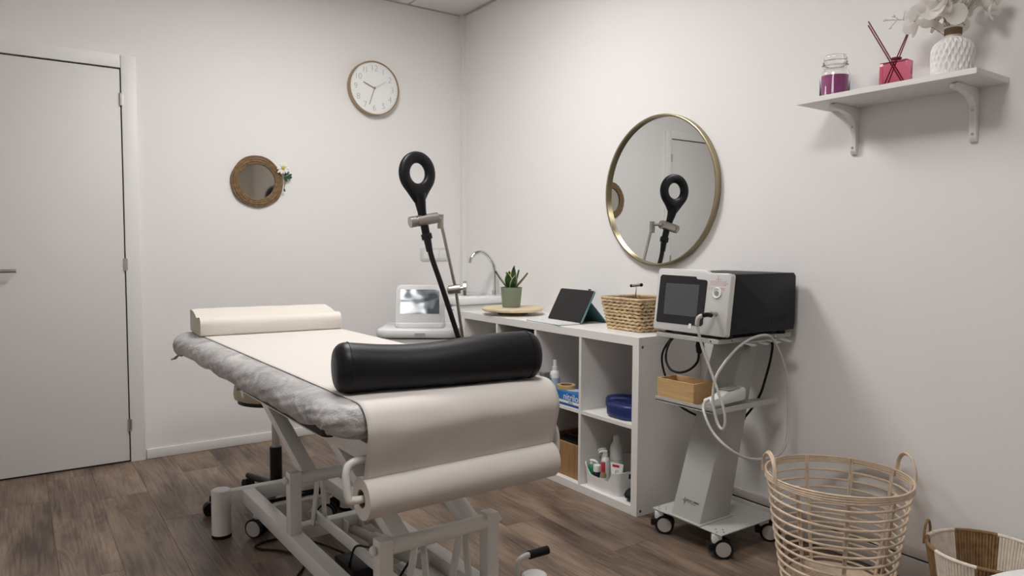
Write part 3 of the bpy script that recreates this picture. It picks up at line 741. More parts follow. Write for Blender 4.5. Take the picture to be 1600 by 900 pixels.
# ---------------------------------------------------------------- sink in the corner
sk = thing('wash_basin_unit', 'white free-standing wash basin unit in the corner', 'sink', (0, 0, 0))
MB().box((-.193, -.325, .40), (.366, .50, .80), bev=.008).build('cabinet', white_pl, sk)
MB().box((-.193, -.325, .8225), (.382, .525, .045), bev=.008).build('basin_top', white_gl, sk)
MB().box((-.378, -.325, .60), (.004, .46, .36), bev=.002).build('door_panel', white_pl, sk)
MB().lathe([(.120, .8455), (.150, .8455), (.152, .849), (.148, .852), (.132, .850), (.10, .847), (.06, .846), (0, .846)], 48, c=(-.195, -.33, 0)).build('steel_bowl', chrome, sk)
fc = MB().tube([(-.045, -.475, .845), (-.045, -.475, .97), (-.058, -.470, 1.045), (-.115, -.455, 1.112), (-.165, -.442, 1.108), (-.195, -.434, 1.082), (-.203, -.432, 1.058)], .0125, 14, smooth=6)
f = fc.build('faucet', chrome, sk)
MB().cyl((-.045, -.475, .845), (-.045, -.475, .875), .02).build('faucet_base', chrome, f)
MB().cyl((-.202, -.432, 1.072), (-.204, -.431, 1.048), .0135, n=16).build('aerator', chrome, f)
em = MB()
em.box((-.3805, -.50, .77), (.001, .075, .003)); em.box((-.3805, -.50, .79), (.001, .026, .003)); em.box((-.3805, -.490, .80), (.001, .003, .022), Euler((.4, 0, 0))); em.box((-.3805, -.510, .80), (.001, .003, .022), Euler((-.4, 0, 0)))
em.build('emblem', grey_ink, sk)

# ---------------------------------------------------------------- rear device cart with applicator arm
RZ = -.605
cx, cy = -.727, -.775
ca = thing('device_cart', 'white rounded device cart standing behind the treatment couch', 'cart', (cx, cy, 0), RZ)
MB().prism(rrect(.40, .34, .05, 6), .575, M=Matrix.Translation((0, 0, .09)), bev=.006).build('body', white_pl, ca)
MB().prism(rrect(.435, .37, .06, 8), .045, M=Matrix.Translation((0, 0, .672)), bev=.014).build('top_tray', white_gl, ca)
for sx in (-1, 1):
    for sy in (-1, 1):
        wh = MB().cyl((sx*.15-.014, sy*.12, .035), (sx*.15+.014, sy*.12, .035), .035, n=20); c_ = wh.build('caster', black_rub, ca)
        MB().box((sx*.15, sy*.12, .077), (.03, .03, .03)).build('caster_fork', grey_pl, c_)
MB().box((.02, -.186, .693), (.055, .003, .014)).build('grey_badge', grey_pl, ca)
inv = Matrix.Translation((cx, cy, 0)) @ Matrix.Rotation(RZ, 4, 'Z'); inv.invert()
def CL(p): return inv @ Vector(p)
J0, J1, J2 = CL((-.600, -1.025, .60)), CL((-.667, -1.05, .929)), CL((-.765, -1.066, 1.285))
arm = MB().cyl(J0, J1, .0085, n=14); arm.cyl(J1, J2, .0085, n=14)
arm = arm.build('support_arm', nickel, ca)
MB().box(CL((-.594, -1.000, .60)), (.05, .05, .06), Euler((0, 0, 0)), bev=.006).build('arm_mount', grey_pl, ca)
r_ = Vector((1, 0, 0))
kj = MB().cyl(J1-Vector((.034, 0, .004)), J1+Vector((.024, 0, .004)), .024, n=24); kj.sph(J1-Vector((.034, 0, .004)), .023, (.5, 1, 1)); kj.build('elbow_joint', nickel, arm)
kn = MB().cyl(J1+Vector((.022, 0, .004)), J1+Vector((.040, 0, .006)), .008, n=14)
knb = [(.036*(1+.06*(i % 2))*math.cos(2*PI*i/24), .036*(1+.06*(i % 2))*math.sin(2*PI*i/24)) for i in range(24)]
kn.prism(knb, .016, M=basis(J1+Vector((.040, 0, .006)), (0, 1, 0), (0, 0, 1), (1, 0, 0))); kn.build('knurled_knob', steel, arm)
MB().cyl(J2-Vector((0, 0, .045)), J2+Vector((0, 0, .026)), .0165, n=20).build('top_joint', nickel, arm)
C0, C1 = CL((-.950, -1.095, 1.266)), CL((-.805, -1.108, 1.292))
cp = MB().cyl(C0.lerp(C1, .25), C1, .027, n=28); cp.cyl(C0, C0.lerp(C1, .2), .027, n=28); cp.cyl(C0.lerp(C1, .18), C0.lerp(C1, .28), .022, n=24)
cp.cyl(C1, J2+Vector((0, 0, .006)), .009, n=12); cp.build('clamp', nickel, arm)

LR = .17
lp = thing('loop_applicator', 'black ring-shaped loop applicator on a hose held by the metal arm', 'applicator', (-.915, -1.107, 1.504), LR)
LI = (Matrix.Translation((-.915, -1.107, 1.504)) @ Matrix.Rotation(LR, 4, 'Z')).inverted()
# local: x right, z up, ring in the XZ plane
ro = MB(); NS, sec = 80, 14; rows = []
for k in range(NS):
    a = 2*PI*k/NS; row = []
    for j in range(sec):
        b = 2*PI*j/sec; cb_, sb_ = math.cos(b), math.sin(b)
        rr = .0775+.0285*math.copysign(abs(cb_)**.8, cb_); yy = .019*math.copysign(abs(sb_)**.8, sb_)
        p = Vector((rr*math.cos(a), yy, rr*math.sin(a)))
        if cb_ > -.2 and p.z < 0 and abs(p.x) < .11:               # outer edge drawn down into the neck
            w = max(0, 1-abs(p.x-.004)/.085)**1.3; w = w*w*(3-2*w); g = max(0, cb_+.2)/1.2
            p.z -= .060*w*g; p.x += .012*w*g
        row.append(ro.bm.verts.new(p))
    rows.append(row)
for k in range(NS):
    A, B = rows[k], rows[(k+1) % NS]
    for j in range(sec): ro.bm.faces.new((A[j], A[(j+1) % sec], B[(j+1) % sec], B[j]))
ro.build('ring', black_vinyl, lp, ang=70)
def LP(*q): return [LI @ Vector(p) for p in q]
nk = MB().tube(LP((-.907, -1.107, 1.405), (-.897, -1.104, 1.360), (-.886, -1.098, 1.318), (-.870, -1.090, 1.262), (-.853, -1.086, 1.195)), [.034, .027, .0215, .020, .020], 18, smooth=5)
nk.build('neck', black_vinyl, lp)
c0_, c1_ = LP((-.857, -1.086, 1.212), (-.850, -1.086, 1.186)); MB().cyl(c0_, c1_, .027, n=20).build('collar', black_pl, lp)
c0_, c1_ = LP((-.850, -1.086, 1.186), (-.838, -1.088, 1.125)); MB().cyl(c0_, c1_, .019, .016, n=20).build('strain_relief', black_pl, lp)
hs = MB().tube(LP((-.839, -1.087, 1.14), (-.822, -1.09, 1.08), (-.785, -1.09, .985), (-.742, -1.09, .87), (-.702, -1.09, .76), (-.672, -1.09, .675), (-.645, -1.09, .58), (-.633, -1.09, .46), (-.635, -1.075, .36)), .0135, 12, smooth=8)
hs.build('hose', mat('braided_hose', (.010, .010, .012), .55, bump=.6, bscale=250, spec=.3), lp)
MB().cyl(*LP((-.64, -1.075, .37), (-.645, -1.0, .33)), .02, n=18).build('hose_plug', black_pl, lp)

mo = thing('portable_monitor', 'small white portable monitor with a grey reflection painted on its screen, on the rear cart', 'monitor', (cx, cy, .717), RZ)
mo.location = inv.inverted() @ Vector((.005, -.045, .717))
TB = Matrix.Rotation(-.12, 4, 'X')
bodyM = Matrix.Translation((0, .0, .115)) @ TB @ Matrix.Rotation(PI/2, 4, 'X')
MB().prism(rrect(.262, .222, .028, 6), .045, M=bodyM @ Matrix.Translation((0, 0, -.02)), bev=.008).build('housing', white_gl, mo)
MB().prism(rrect(.268, .12, .035, 6), .026, bev=.006).build('foot', white_gl, mo)
so = MB().prism(rrect(.208, .130, .003, 2), .002).build('screen', screen_reflection_mat(), mo)
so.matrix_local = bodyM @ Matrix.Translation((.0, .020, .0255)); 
# keep painted reflection coordinates in the screen plane (x right, z up)
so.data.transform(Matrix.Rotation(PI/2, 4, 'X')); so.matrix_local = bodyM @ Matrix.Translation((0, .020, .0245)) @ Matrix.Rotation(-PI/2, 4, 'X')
o = MB().prism(rrect(.145, .030, .004, 2), .002).build('silver_strip', mat('silver_strip', (.80, .80, .80), .25, .25), mo)
o.matrix_local = bodyM @ Matrix.Translation((-.02, -.082, .025))

# ---------------------------------------------------------------- treatment couch
CX, CY, CR = -1.63, -1.31, .0231
cb = thing('treatment_couch', 'height-adjustable treatment couch with white steel frame in the middle', 'treatment table', (CX, CY, 0), CR)
BX = .163                                                # centre of side beams
# floor frame
for y in (0, -1.30):
    xs = (-.262, .268) if y == 0 else (-.285, .295)
    MB().box(((xs[0]+xs[1])/2, y, .152), (xs[1]-xs[0]-.06, .045, .056), bev=.004).build('cross_beam', couch_white, cb)
    for x in xs:
        l = MB().cyl((x, y, .012), (x, y, .187), .0365, n=36).build('foot_post', couch_white, cb)
        MB().cyl((x, y, 0), (x, y, .0125), .0375, n=36).build('foot_pad', black_rub, l)
        MB().lathe([(.0, .1871), (.034, .1871), (.032, .190), (0, .191)], 36, c=(x, y, 0)).build('foot_cap', white_pl, l)
for s_ in (-1, 1):
    MB().box((s_*BX, -.65, .152), (.05, 1.255, .056), bev=.004).build('side_beam', couch_white, cb)
    for y in (-.572, -1.252):
        p = MB().box((s_*(BX+.004), y, .286), (.040, .042, .212), bev=.003).build('upright_post', couch_white, cb)
        MB().sph((s_*(BX+.033), y, .365), .013, (.7, 1, 1)).build('bolt_cap', white_pl, p)
for y in (-.572, -1.252):
    MB().cyl((-.148, y, .365), (.148, y, .365), .0215, n=28).build('axle_tube', couch_white, cb)
# lift arms: parallel pairs from the axles up to the top frame
DY, Z0, Z1 = .53, .365, .585
sl = math.atan2(Z1-Z0, DY)
gsh = couch_white
for y in (-.572, -1.252):
    for s_ in (-1, 1):
        c = (s_*.110, y+DY/2, (Z0+Z1)/2)
        MB().box(c, (.050, math.hypot(DY, Z1-Z0), .034), Euler((sl, 0, 0)), bev=.003).build('lift_arm', gsh, cb)
    # levers below each axle
    for x in ((-.085, -.055) if y > -1 else (-.075, -.030, .065, .105)):
        MB().box((x, y+.022, .265), (.007, .030, .185), Euler((.28 if x in (-.085, -.075, .065) else -.18, 0, 0)), bev=.002, seg=1).build('lever', couch_white, cb)
MB().cyl((-.135, -.042, .585), (.135, -.042, .585), .016, n=24).build('pivot_tube', couch_white, cb)
MB().cyl((-.135, -.722, .585), (.135, -.722, .585), .016, n=24).build('pivot_tube', couch_white, cb)
MB().box((-.072, -.86, .205), (.014, .74, .034), Euler((.0, 0, 0)), bev=.003).build('connecting_rod', couch_white, cb)
for y in (-.50, -1.22): MB().cyl((-.09, y, .205), (-.06, y, .205), .011, n=14).build('rod_bolt', steel, cb)
MB().box((0, -.50, .152), (.274, .045, .05), bev=.003).build('middle_beam', couch_white, cb)
for x in (.03, .09): MB().box((x, -.54, .135), (.006, .04, .07), bev=.002, seg=1).build('actuator_bracket', couch_white, cb)
ac = MB().cyl((.06, -.54, .13), (.06, -.74, .155), .016, n=20); ac.cyl((.06, -.72, .152), (.06, -1.05, .20), .026, n=20)
ac.build('actuator', grey_pl, cb)
MB().box((-.03, -.76, .075), (.085, .15, .09), bev=.006).build('motor_box', black_pl, cb)
MB().box((.085, -1.03, .138), (.09, .26, .006), bev=.002, seg=1).build('base_plate', couch_white, cb)
# castor lifting bar and castors at the far end
MB().cyl((-.13, -.075, .105), (.13, -.075, .105), .008, n=14).build('caster_bar', couch_white, cb)
MB().box((0, -.04, .115), (.26, .012, .012)).build('pedal_bar', black_rub, cb)
for x in (-.150, .140):
    f = MB().box((x, -.082, .088), (.018, .028, .075), bev=.003).build('caster_fork', couch_white, cb)
    R2 = Euler((0, 0, -.55 if x < 0 else -.62)).to_matrix() @ Vector((0, 1, 0)); R2 = Vector((R2.y*0-.80, -.60, 0)).normalized() if x < 0 else Vector((-.62, -.78, 0)).normalized()
    cpt = Vector((x, -.082, .038))
    for s_ in (-1, 1):
        MB().cyl(cpt+R2*s_*.006, cpt+R2*s_*.022, .038, n=28).build('caster_wheel', black_rub, f)
        MB().cyl(cpt+R2*s_*.022, cpt+R2*s_*.0245, .031, n=28).build('wheel_disc', grey_pl, f)
# top frame
for s_ in (-1, 1): MB().box((s_*.150, -.625, .581), (.03, 1.43, .042), bev=.003).build('top_rail', couch_white, cb)
for y in (.07, -.40, -.90, -1.325): MB().box((0, y, .581), (.27, .03, .040), bev=.003).build('top_cross_rail', couch_white, cb)
MB().box((.03, -.20, .53), (.05, .05, .09), bev=.003).build('hinge_bracket', couch_white, cb)
MB().cyl((-.005, -.20, .535), (-.03, -.20, .535), .014, n=16).build('hinge_bolt', grey_pl, cb)
hb = MB().prism([(0, 0), (.085, 0), (.0, -.062), (-.018, -.062), (-.03, 0)], .006, M=basis((-.166, .03, .600), (0, 1, 0), (0, 0, 1), (1, 0, 0))).build('gusset', couch_white, cb)
MB().cyl((-.166, .050, .578), (-.184, .050, .578), .013, n=16).build('pivot_bolt', grey_pl, hb)
# cushion
TX0, TX1, TY0, TY1, TZ = -.345, .322, -1.380, .455, .775
tcx, tcy = (TX0+TX1)/2, (TY0+TY1)/2
MB().prism(rrect(TX1-TX0-.26, .86, .03, 5, tcx, -.55), .098, M=Matrix.Translation((0, 0, .6022))).build('cushion_base', black_pl, cb)
MB().prism(rrect(TX1-TX0-.024, TY1-TY0-.024, .05, 6, tcx, tcy), .062, M=Matrix.Translation((0, 0, .7006)), bev=.02).build('cushion', black_vinyl, cb)
MB().box((0, -1.168, .622), (.40, .335, .040), bev=.004).build('front_plate', couch_white, cb)
# paper roll holder rods
for s_, x in ((-1, -.308), (1, .326)):
    MB().tube([(s_*.12, -1.335, .600), (s_*.19, -1.345, .632), (x-s_*.03, -1.352, .642), (x, -1.354, .625), (x, -1.358, .565), (x-s_*.015, -1.36, .550), (x-s_*.09, -1.36, .550)], .0095, 14, smooth=6).build('roll_holder', couch_white, cb)
# crank lever at the near right foot
lv = MB().tube([(.32, -1.19, .03), (.318, -1.185, .12), (.322, -1.182, .172), (.345, -1.182, .186), (.37, -1.183, .187)], .009, 12, smooth=6).build('foot_lever', couch_white, cb)
MB().cyl((.365, -1.183, .187), (.435, -1.188, .188), .0135, n=18).build('grip', black_rub, lv)
MB().cyl((.15, -1.19, .032), (.325, -1.19, .032), .009, n=12).build('lever_axle', couch_white, cb)

# disposable cover
cvr = MB()
prof0 = [(.16, .7752), (.09, .7755), (.05, .7752), (.028, .772), (.012, .764), (.002, .751), (-.003, .736), (-.003, .722), (.001, .710), (.007, .700), (.014, .693), (.022, .689)]
prof = [(v.x, v.y) for v in catmull([Vector((a, b, 0)) for a, b in prof0], 3)]
blen = [0]
for a, b in zip(prof[::-1], prof[-2::-1]): blen.append(blen[-1]+math.hypot(a[0]-b[0], a[1]-b[1]))
blen = blen[::-1]                                        # distance from the elastic edge, up the side
per = []
base_per = rrect(TX1-TX0, TY1-TY0, .075, 10, tcx, tcy)
for i in range(len(base_per)):
    a = Vector(base_per[i]); b = Vector(base_per[(i+1) % len(base_per)]); n_ = max(1, int((b-a).length/.005))
    for j in range(n_): per.append(a.lerp(b, j/n_))
Np = len(per); arc = [0]
for i in range(Np-1): arc.append(arc[-1]+(per[i+1]-per[i]).length)
TOT = arc[-1]+(per[0]-per[-1]).length
nrms = []
for i in range(Np):
    d = (per[(i+1) % Np]-per[i-1]).normalized(); nrms.append(Vector((d.y, -d.x)))
sn = []
for i in range(Np):
    v = Vector((0, 0))
    for k in range(-4, 5): v += nrms[(i+k) % Np]
    sn.append(v.normalized())
def nearest(x, y): return arc[min(range(Np), key=lambda q: (per[q]-Vector((x, y))).length)]
GA = [(nearest(TX0, -1.25), .17, .013, 17), (nearest(TX0+.02, TY1-.02), .16, .010, 19), (nearest(TX0, -.55), .10, .003, 11), (nearest(TX1, -1.33), .08, .005, 13)]
rows = []
for ti, (d, z) in enumerate(prof):
    t_ = max(0, 1-blen[ti]/.11); row = []
    for i, p in enumerate(per):
        q = p-sn[i]*d; off = 0
        for gs, gl, ga, gn in GA:                        # folds fanning out from the points where the elastic is gathered
            ds = arc[i]-gs; ds = (ds+TOT/2) % TOT-TOT/2
            if abs(ds) < .5:
                r_ = math.hypot(ds, blen[ti]+.012); th_ = math.atan2(blen[ti]+.012, ds)
                w_ = 1-abs(math.sin(th_*gn*.5+1.6*noise.noise((p.x*9, p.y*9, z*9))))
                off += ga*(w_*w_-.25)*math.exp(-r_/gl)*min(1, r_/.03)
        ph = arc[i]*80+3*noise.noise((p.x*6, p.y*6, 0))
        off += (abs(math.sin(ph*.5))-.6)*.0022*t_
        off += noise.noise((p.x*9, p.y*5, z*14))*.0045*min(1, t_*2.5)
        off += (1-abs(noise.noise((p.x*4+z*8, (p.y+z*4.0)*11, 2)))*2-.4)*.0035*min(1, t_*2)
        zz = z+noise.noise((p.x*7, p.y*7, 9))*.010*t_*t_
        if p.y < TY0+.06: off = min(off, .002)-.002*t_
        if blen[ti] > .098: off = 0; zz = z+.0006*noise.noise((p.x*20, p.y*20, 0))
        dd = math.hypot(p.x-TX0, p.y-TY1); zz -= .016*t_*math.exp(-(dd/.10)**2)
        dd = math.hypot(p.x-TX0, p.y+1.25); zz += .012*t_*math.exp(-(dd/.10)**2)
        row.append(cvr.bm.verts.new((q.x+sn[i].x*off, q.y+sn[i].y*off, zz)))
    rows.append(row)
for A, B in zip(rows, rows[1:]):
    for i in range(Np): cvr.bm.faces.new((A[i], A[(i+1) % Np], B[(i+1) % Np], B[i]))
cvr.bm.faces.new(rows[0])
cov = thing('couch_cover', 'crinkled grey nonwoven cover stretched over the couch cushion', 'cover', (CX, CY, 0), CR)
cvr.build('sheet', cover_m, cov, ang=80)
kn = CL
MB().tube([(TX0+.016, TY1-.050, .676), (TX0+.004, TY1-.06, .668), (TX0-.006, TY1-.068, .666), (TX0-.014, TY1-.072, .664)], [.004, .006, .003, .004], 8, smooth=3).build('elastic_knot', cover_m, cov)

# paper roll and sheet
PX0, PX1 = -.275, .300
prl = thing('paper_roll', 'roll of cream couch paper pulled over the near end of the couch', 'paper roll', (CX, CY, 0), CR)
RYC, RZC, RR = -1.360, .550, .051
RYM = Matrix.Rotation(PI/2, 4, 'Y')
MB().lathe([(.0225, PX0), (RR-.001, PX0), (RR, PX0+.001), (RR, PX1-.001), (RR-.001, PX1), (.0225, PX1), (.0225, PX0)], 64, c=(0, RYC, RZC), M=RYM).build('roll', paper_m, prl)
MB().lathe([(.0205, PX0+.002), (.0223, PX0+.002), (.0223, PX1-.002), (.0205, PX1-.002), (.0205, PX0+.002)], 40, c=(0, RYC, RZC), M=RYM).build('core', cardb, prl)
path = []
for i in range(40): path.append((.28-.035*i, .7778))      # lies on the couch to y = -1.085
y = path[-1][0]
for i in range(1, 13): path.append((y-(1.338+y)*i/12, .7778))
cyy, czz, rr = -1.338, .7168, .061                        # bends over the nose
for i in range(1, 17):
    a = PI/2*i/16*1.12; path.append((cyy-rr*math.sin(a), czz+rr*math.cos(a)))
e_ = path[-1]
for i in range(1, 15):
    t_ = i/14; path.append((e_[0]+(-1.3735-e_[0])*t_, e_[1]+(RZC+RR-.0005-e_[1])*t_))
for i in range(1, 8):
    a = .30-.95*i/7; path.append((RYC-(RR+.0008)*math.sin(a), RZC+(RR+.0008)*math.cos(a)))
def paper_fn(u, v):
    f = v*(len(path)-1); i = min(int(f), len(path)-2); t_ = f-i
    y = path[i][0]*(1-t_)+path[i+1][0]*t_; z = path[i][1]*(1-t_)+path[i+1][1]*t_
    x = PX0+(PX1-PX0)*u
    if z < .745 and v < .93:
        k = math.sin(min(1, max(0, (.745-z)/.13))*PI)
        y += k*(.005*noise.noise((x*9, z*10, 1))-.004)
    else:
        z += .0010*max(0, noise.noise((x*8, y*8, 3)))
    return Vector((x, y, z))
ps = MB().grid(paper_fn, 40, len(path)-1)
po = ps.build('sheet', paper_m, prl, ang=80)
sd = po.modifiers.new('thickness', 'SOLIDIFY'); sd.thickness = .0007; sd.offset = 1

# contour pillow wrapped in paper at the far end
pl = thing('contour_pillow', 'cream paper-wrapped contour pillow at the far end of the couch', 'pillow', (-1.632, -1.035, TZ+.0045), -.055)
PP = [(-.128, .0), (-.137, .012), (-.138, .045), (-.130, .064), (-.112, .074), (-.085, .074), (-.055, .072), (-.02, .077), (.03, .084), (.075, .091), (.11, .0945), (.128, .092), (.136, .082), (.138, .05), (.134, .01), (.126, 0)]
PPs = [v for v in catmull([Vector((a, b, 0)) for a, b in PP], 4)]
pb = MB(); rows = []
NX = 14
for k in range(NX+1):
    x = -.285+.588*k/NX; e_ = min(k, NX-k)
    rows.append([pb.bm.verts.new((x+.004*noise.noise((v.x*12, k, 0)), v.x+.002*noise.noise((x*10, v.y*20, 1)), max(0, v.y*(1 if e_ > 0 else .985)+.0025*noise.noise((x*7, v.x*14, 2))*(v.y > .01)))) for v in PPs])
for A, B in zip(rows, rows[1:]):
    for k in range(len(A)): pb.bm.faces.new((A[k], A[(k+1) % len(A)], B[(k+1) % len(A)], B[k]))
for rw_, s_ in ((rows[0], 1), (rows[-1], -1)):           # ends: paper tucked slightly inwards
    inn = [pb.bm.verts.new((v.co.x+s_*.012, v.co.y*.86, .006+v.co.z*.82)) for v in rw_]
    for k in range(len(rw_)): pb.bm.faces.new((rw_[k], rw_[(k+1) % len(rw_)], inn[(k+1) % len(rw_)], inn[k]))
    pb.bm.faces.new(inn)
pb.build('paper_wrap', pillow_paper, pl, ang=50)
MB().prism([(a*.80, .010+b*.74) for a, b in PP], .576, M=basis((-.279, 0, 0), (0, 1, 0), (0, 0, 1), (1, 0, 0))).build('pillow_end', mat('pillow_end_paper', (.60, .56, .48), .8), pl)

# black bolster
bo = thing('bolster', 'black vinyl cylindrical bolster lying across the near end of the couch', 'bolster', (-1.600, -2.575, TZ+.0045), -.165)
bp = []
R0, LB = .0655, .572
def bprof(n_):
    out = [(0, -LB/2)]
    for i in range(1, 11):
        a = PI/2*i/10; out.append((R0-.034+.034*math.sin(a), -LB/2+.034-.034*math.cos(a)))
    for i in range(1, 30): out.append((R0, -LB/2+.034+(LB-.068)*i/30))
    for i in range(0, 11):
        a = PI/2*(10-i)/10; out.append((R0-.034+.034*math.sin(a), LB/2-.034+.034*math.cos(a)))
    out[-1] = (R0-.034, LB/2); out.append((0, LB/2)); return out
bb = MB()
def bfn(r, z, a):
    sag = 1+.025*math.sin(z*15+1.0)*(r > .03)
    return r*sag
bb.lathe(bprof(0), 56, M=RYM, fn=bfn, c=(0, 0, R0))
for v in bb.bm.verts:
    v.co.z += .010*math.sin(v.co.x*10.5-.9)*min(1, max(0, v.co.z/.10))
    if v.co.z < .012: v.co.z = .012-(.012-v.co.z)*.35
zm = min(v.co.z for v in bb.bm.verts)
for v in bb.bm.verts: v.co.z -= zm
bb.build('bolster_body', black_vinyl, bo, ang=70)
for sx in (-1, 1):
    sp = []
    for k in range(56):
        a = 2*PI*k/56; x = sx*(LB/2-.036); rr = R0*(1+.025*math.sin(x*15+1))+.0006
        z = R0+rr*math.cos(a); z += .010*math.sin(x*10.5-.9)*min(1, max(0, z/.10))
        if z < .012: z = .012-(.012-z)*.35
        sp.append((x, rr*math.sin(a), z-zm))
    MB().tube(sp, .0014, 6, closed=True).build('seam_piping', black_vinyl, bo)

# rolling stool tucked under the couch
st = thing('rolling_stool', 'beige round rolling stool tucked under the far half of the couch', 'stool', (-1.608, -1.085, 0))
MB().lathe([(0, .482), (.150, .482), (.168, .490), (.172, .51), (.168, .543), (.15, .553), (0, .555)], 40).build('seat', beige_v, st)
MB().lathe([(0, .470), (.155, .470), (.155, .4815), (0, .4815)], 40).build('seat_plate', black_pl, st)
MB().cyl((0, 0, .24), (0, 0, .471), .016, n=20).build('piston', steel, st)
MB().cyl((0, 0, .05), (0, 0, .262), .026, n=24).build('column', black_pl, st)
for k in range(5):
    a = math.radians(173+72*k); d = Vector((math.cos(a), math.sin(a), 0)); e = d*.275
    l = MB().tube([d*.02+Vector((0, 0, .085)), d*.14+Vector((0, 0, .078)), e+Vector((0, 0, .070))], [.020, .016, .013], 10).build('leg', black_pl, st)
    pr = Vector((-d.y, d.x, 0))
    MB().cyl(e+Vector((0, 0, .027))-pr*.02, e+Vector((0, 0, .027))+pr*.02, .027, n=20).build('caster', black_rub, l)
    MB().cyl(e+Vector((0, 0, .05)), e+Vector((0, 0, .075)), .006, n=8).build('caster_stem', steel, l)
MB().lathe([(0, .06), (.035, .06), (.03, .105), (0, .105)], 24).build('hub', black_pl, st)

# cable on the floor by the couch
pc = thing('couch_power_cable', 'black power cable looped on the floor under the couch', 'cable', (0, 0, 0))
MB().tube([(-1.55, -1.80, .012), (-1.60, -1.62, .006), (-1.672, -1.50, .005), (-1.76, -1.475, .005), (-1.812, -1.50, .005), (-1.800, -1.54, .005), (-1.74, -1.60, .005), (-1.69, -1.70, .005), (-1.72, -1.78, .005), (-1.77, -1.86, .005), (-1.79, -2.0, .005), (-1.76, -2.1, .005), (-1.70, -2.02, .005), (-1.655, -1.98, .008)], .0042, 8, smooth=8).build('cord', black_rub, pc)
MB().cyl((-1.655, -1.98, .008), (-1.64, -1.95, .012), .007, n=12).build('plug', black_rub, pc)
pc2 = thing('handset_cable', 'thin black cable hanging over the connecting rod of the couch', 'cable', (0, 0, 0))
MB().tube([(-1.685, -2.13, .14), (-1.715, -2.25, .245), (-1.73, -2.40, .300), (-1.70, -2.52, .335), (-1.655, -2.54, .335), (-1.64, -2.47, .27), (-1.65, -2.38, .16)], .0036, 8, smooth=8).build('cord', black_rub, pc2)
MB().cyl((-1.685, -2.13, .14), (-1.680, -2.115, .125), .006, n=10).build('plug', black_rub, pc2)

# ---------------------------------------------------------------- instrument trolley
tr = thing('instrument_trolley', 'grey metal instrument trolley on casters beside the shelving unit', 'trolley', (0, 0, 0))
TY = -2.41
bpm = MB().box((-.27, TY, .0955), (.34, .345, .005), bev=.0015, seg=1).build('base_plate', trol, tr)
for i, (x, y) in enumerate(((-.412, -2.267), (-.412, -2.553), (-.128, -2.553), (-.128, -2.267))):
    c = Vector((x, y, 0)); ax = Vector((-.78, -.62, 0)).normalized() if i != 1 else Vector((-.62, -.78, 0)).normalized(); pr = Vector((-ax.y, ax.x, 0))
    fk = MB().box(c+Vector((0, 0, .074))-pr*.012, (.036, .036, .036), Euler((0, 0, math.atan2(ax.y, ax.x))), bev=.006).build('caster_fork', white_pl, tr)
    for s_ in (-1, 1):
        MB().cyl(c+ax*s_*.006+Vector((0, 0, .037))+pr*.010, c+ax*s_*.021+Vector((0, 0, .037))+pr*.010, .037, n=28).build('caster_wheel', black_rub, fk)
        MB().cyl(c+ax*s_*.021+Vector((0, 0, .037))+pr*.010, c+ax*s_*.0235+Vector((0, 0, .037))+pr*.010, .028, n=28).build('wheel_disc', grey_pl, fk)
    MB().box(c-pr*.034+Vector((0, 0, .045)), (.045, .022, .03), Euler((0, .0, math.atan2(ax.y, ax.x))), bev=.006).build('brake_pedal', black_pl, fk)
    for (dx, dy) in ((-.018, 0), (.018, 0), (0, .018), (0, -.018)):
        sx = x+(.0 if abs(x) > .2 else 0); MB().cyl((sx+dx, y+dy, .0975), (sx+dx, y+dy, .1000), .0035, n=8).build('screw', chrome, bpm)
# leaning column: side profile in XZ, extruded along y
Pf = [(-.435, .098), (-.262, .098), (-.098, .800), (-.185, .800)]
MB().prism(Pf, .142, M=basis((0, -2.333, 0), (1, 0, 0), (0, 0, 1), (0, -1, 0)), bev=.002).build('column', trol, tr)
MB().box((-.345, -2.404, .1005), (.20, .16, .005), bev=.001, seg=1).build('column_foot', trol, tr)
# printed heartbeat mark and unreadable name on the leaning front
fx = Vector((.25, 0, .702)).normalized(); no = Vector((-fx.z, 0, fx.x))
def fp_(u, v): return Vector((-.435, -2.333, .098))+Vector((0, -1, 0))*u+fx*v+no*.0012
lg = MB().tube([fp_(a, b) for a, b in ((.036, .072), (.046, .069), (.0475, .083), (.0505, .055), (.053, .071), (.105, .065))], .0008, 5)
lg.build('heartbeat_mark', grey_ink, tr)
lt = MB()
lm_ = basis(fp_(0, 0), (0, -1, 0), fx, no)
for i in range(14):
    u = .056+i*.0046; v = .0755-.00005*i; w = .0036
    if i == 7: continue
    k = i % 4
    if i < 7:
        lt.box((u, v+.002, 0), (w, .0009, .0004), M=lm_); lt.box((u-w/2+.0004, v, 0), (.0008, .005, .0004), M=lm_)
        if k != 1: lt.box((u, v-.002, 0), (w, .0009, .0004), M=lm_)
        if k != 2: lt.box((u+w/2-.0004, v, 0), (.0008, .005, .0004), M=lm_)
    else:
        lt.box((u, v+.0023, 0), (w, .0014, .0004), M=lm_); lt.box((u-w/2+.0006, v, 0), (.0013, .006, .0004), M=lm_)
        if k != 3: lt.box((u, v-.0023, 0), (w, .0014, .0004), M=lm_)
        if k != 0: lt.box((u+w/2-.0006, v, 0), (.0013, .006, .0004), M=lm_)
lt.build('printed_name', grey_ink, tr)
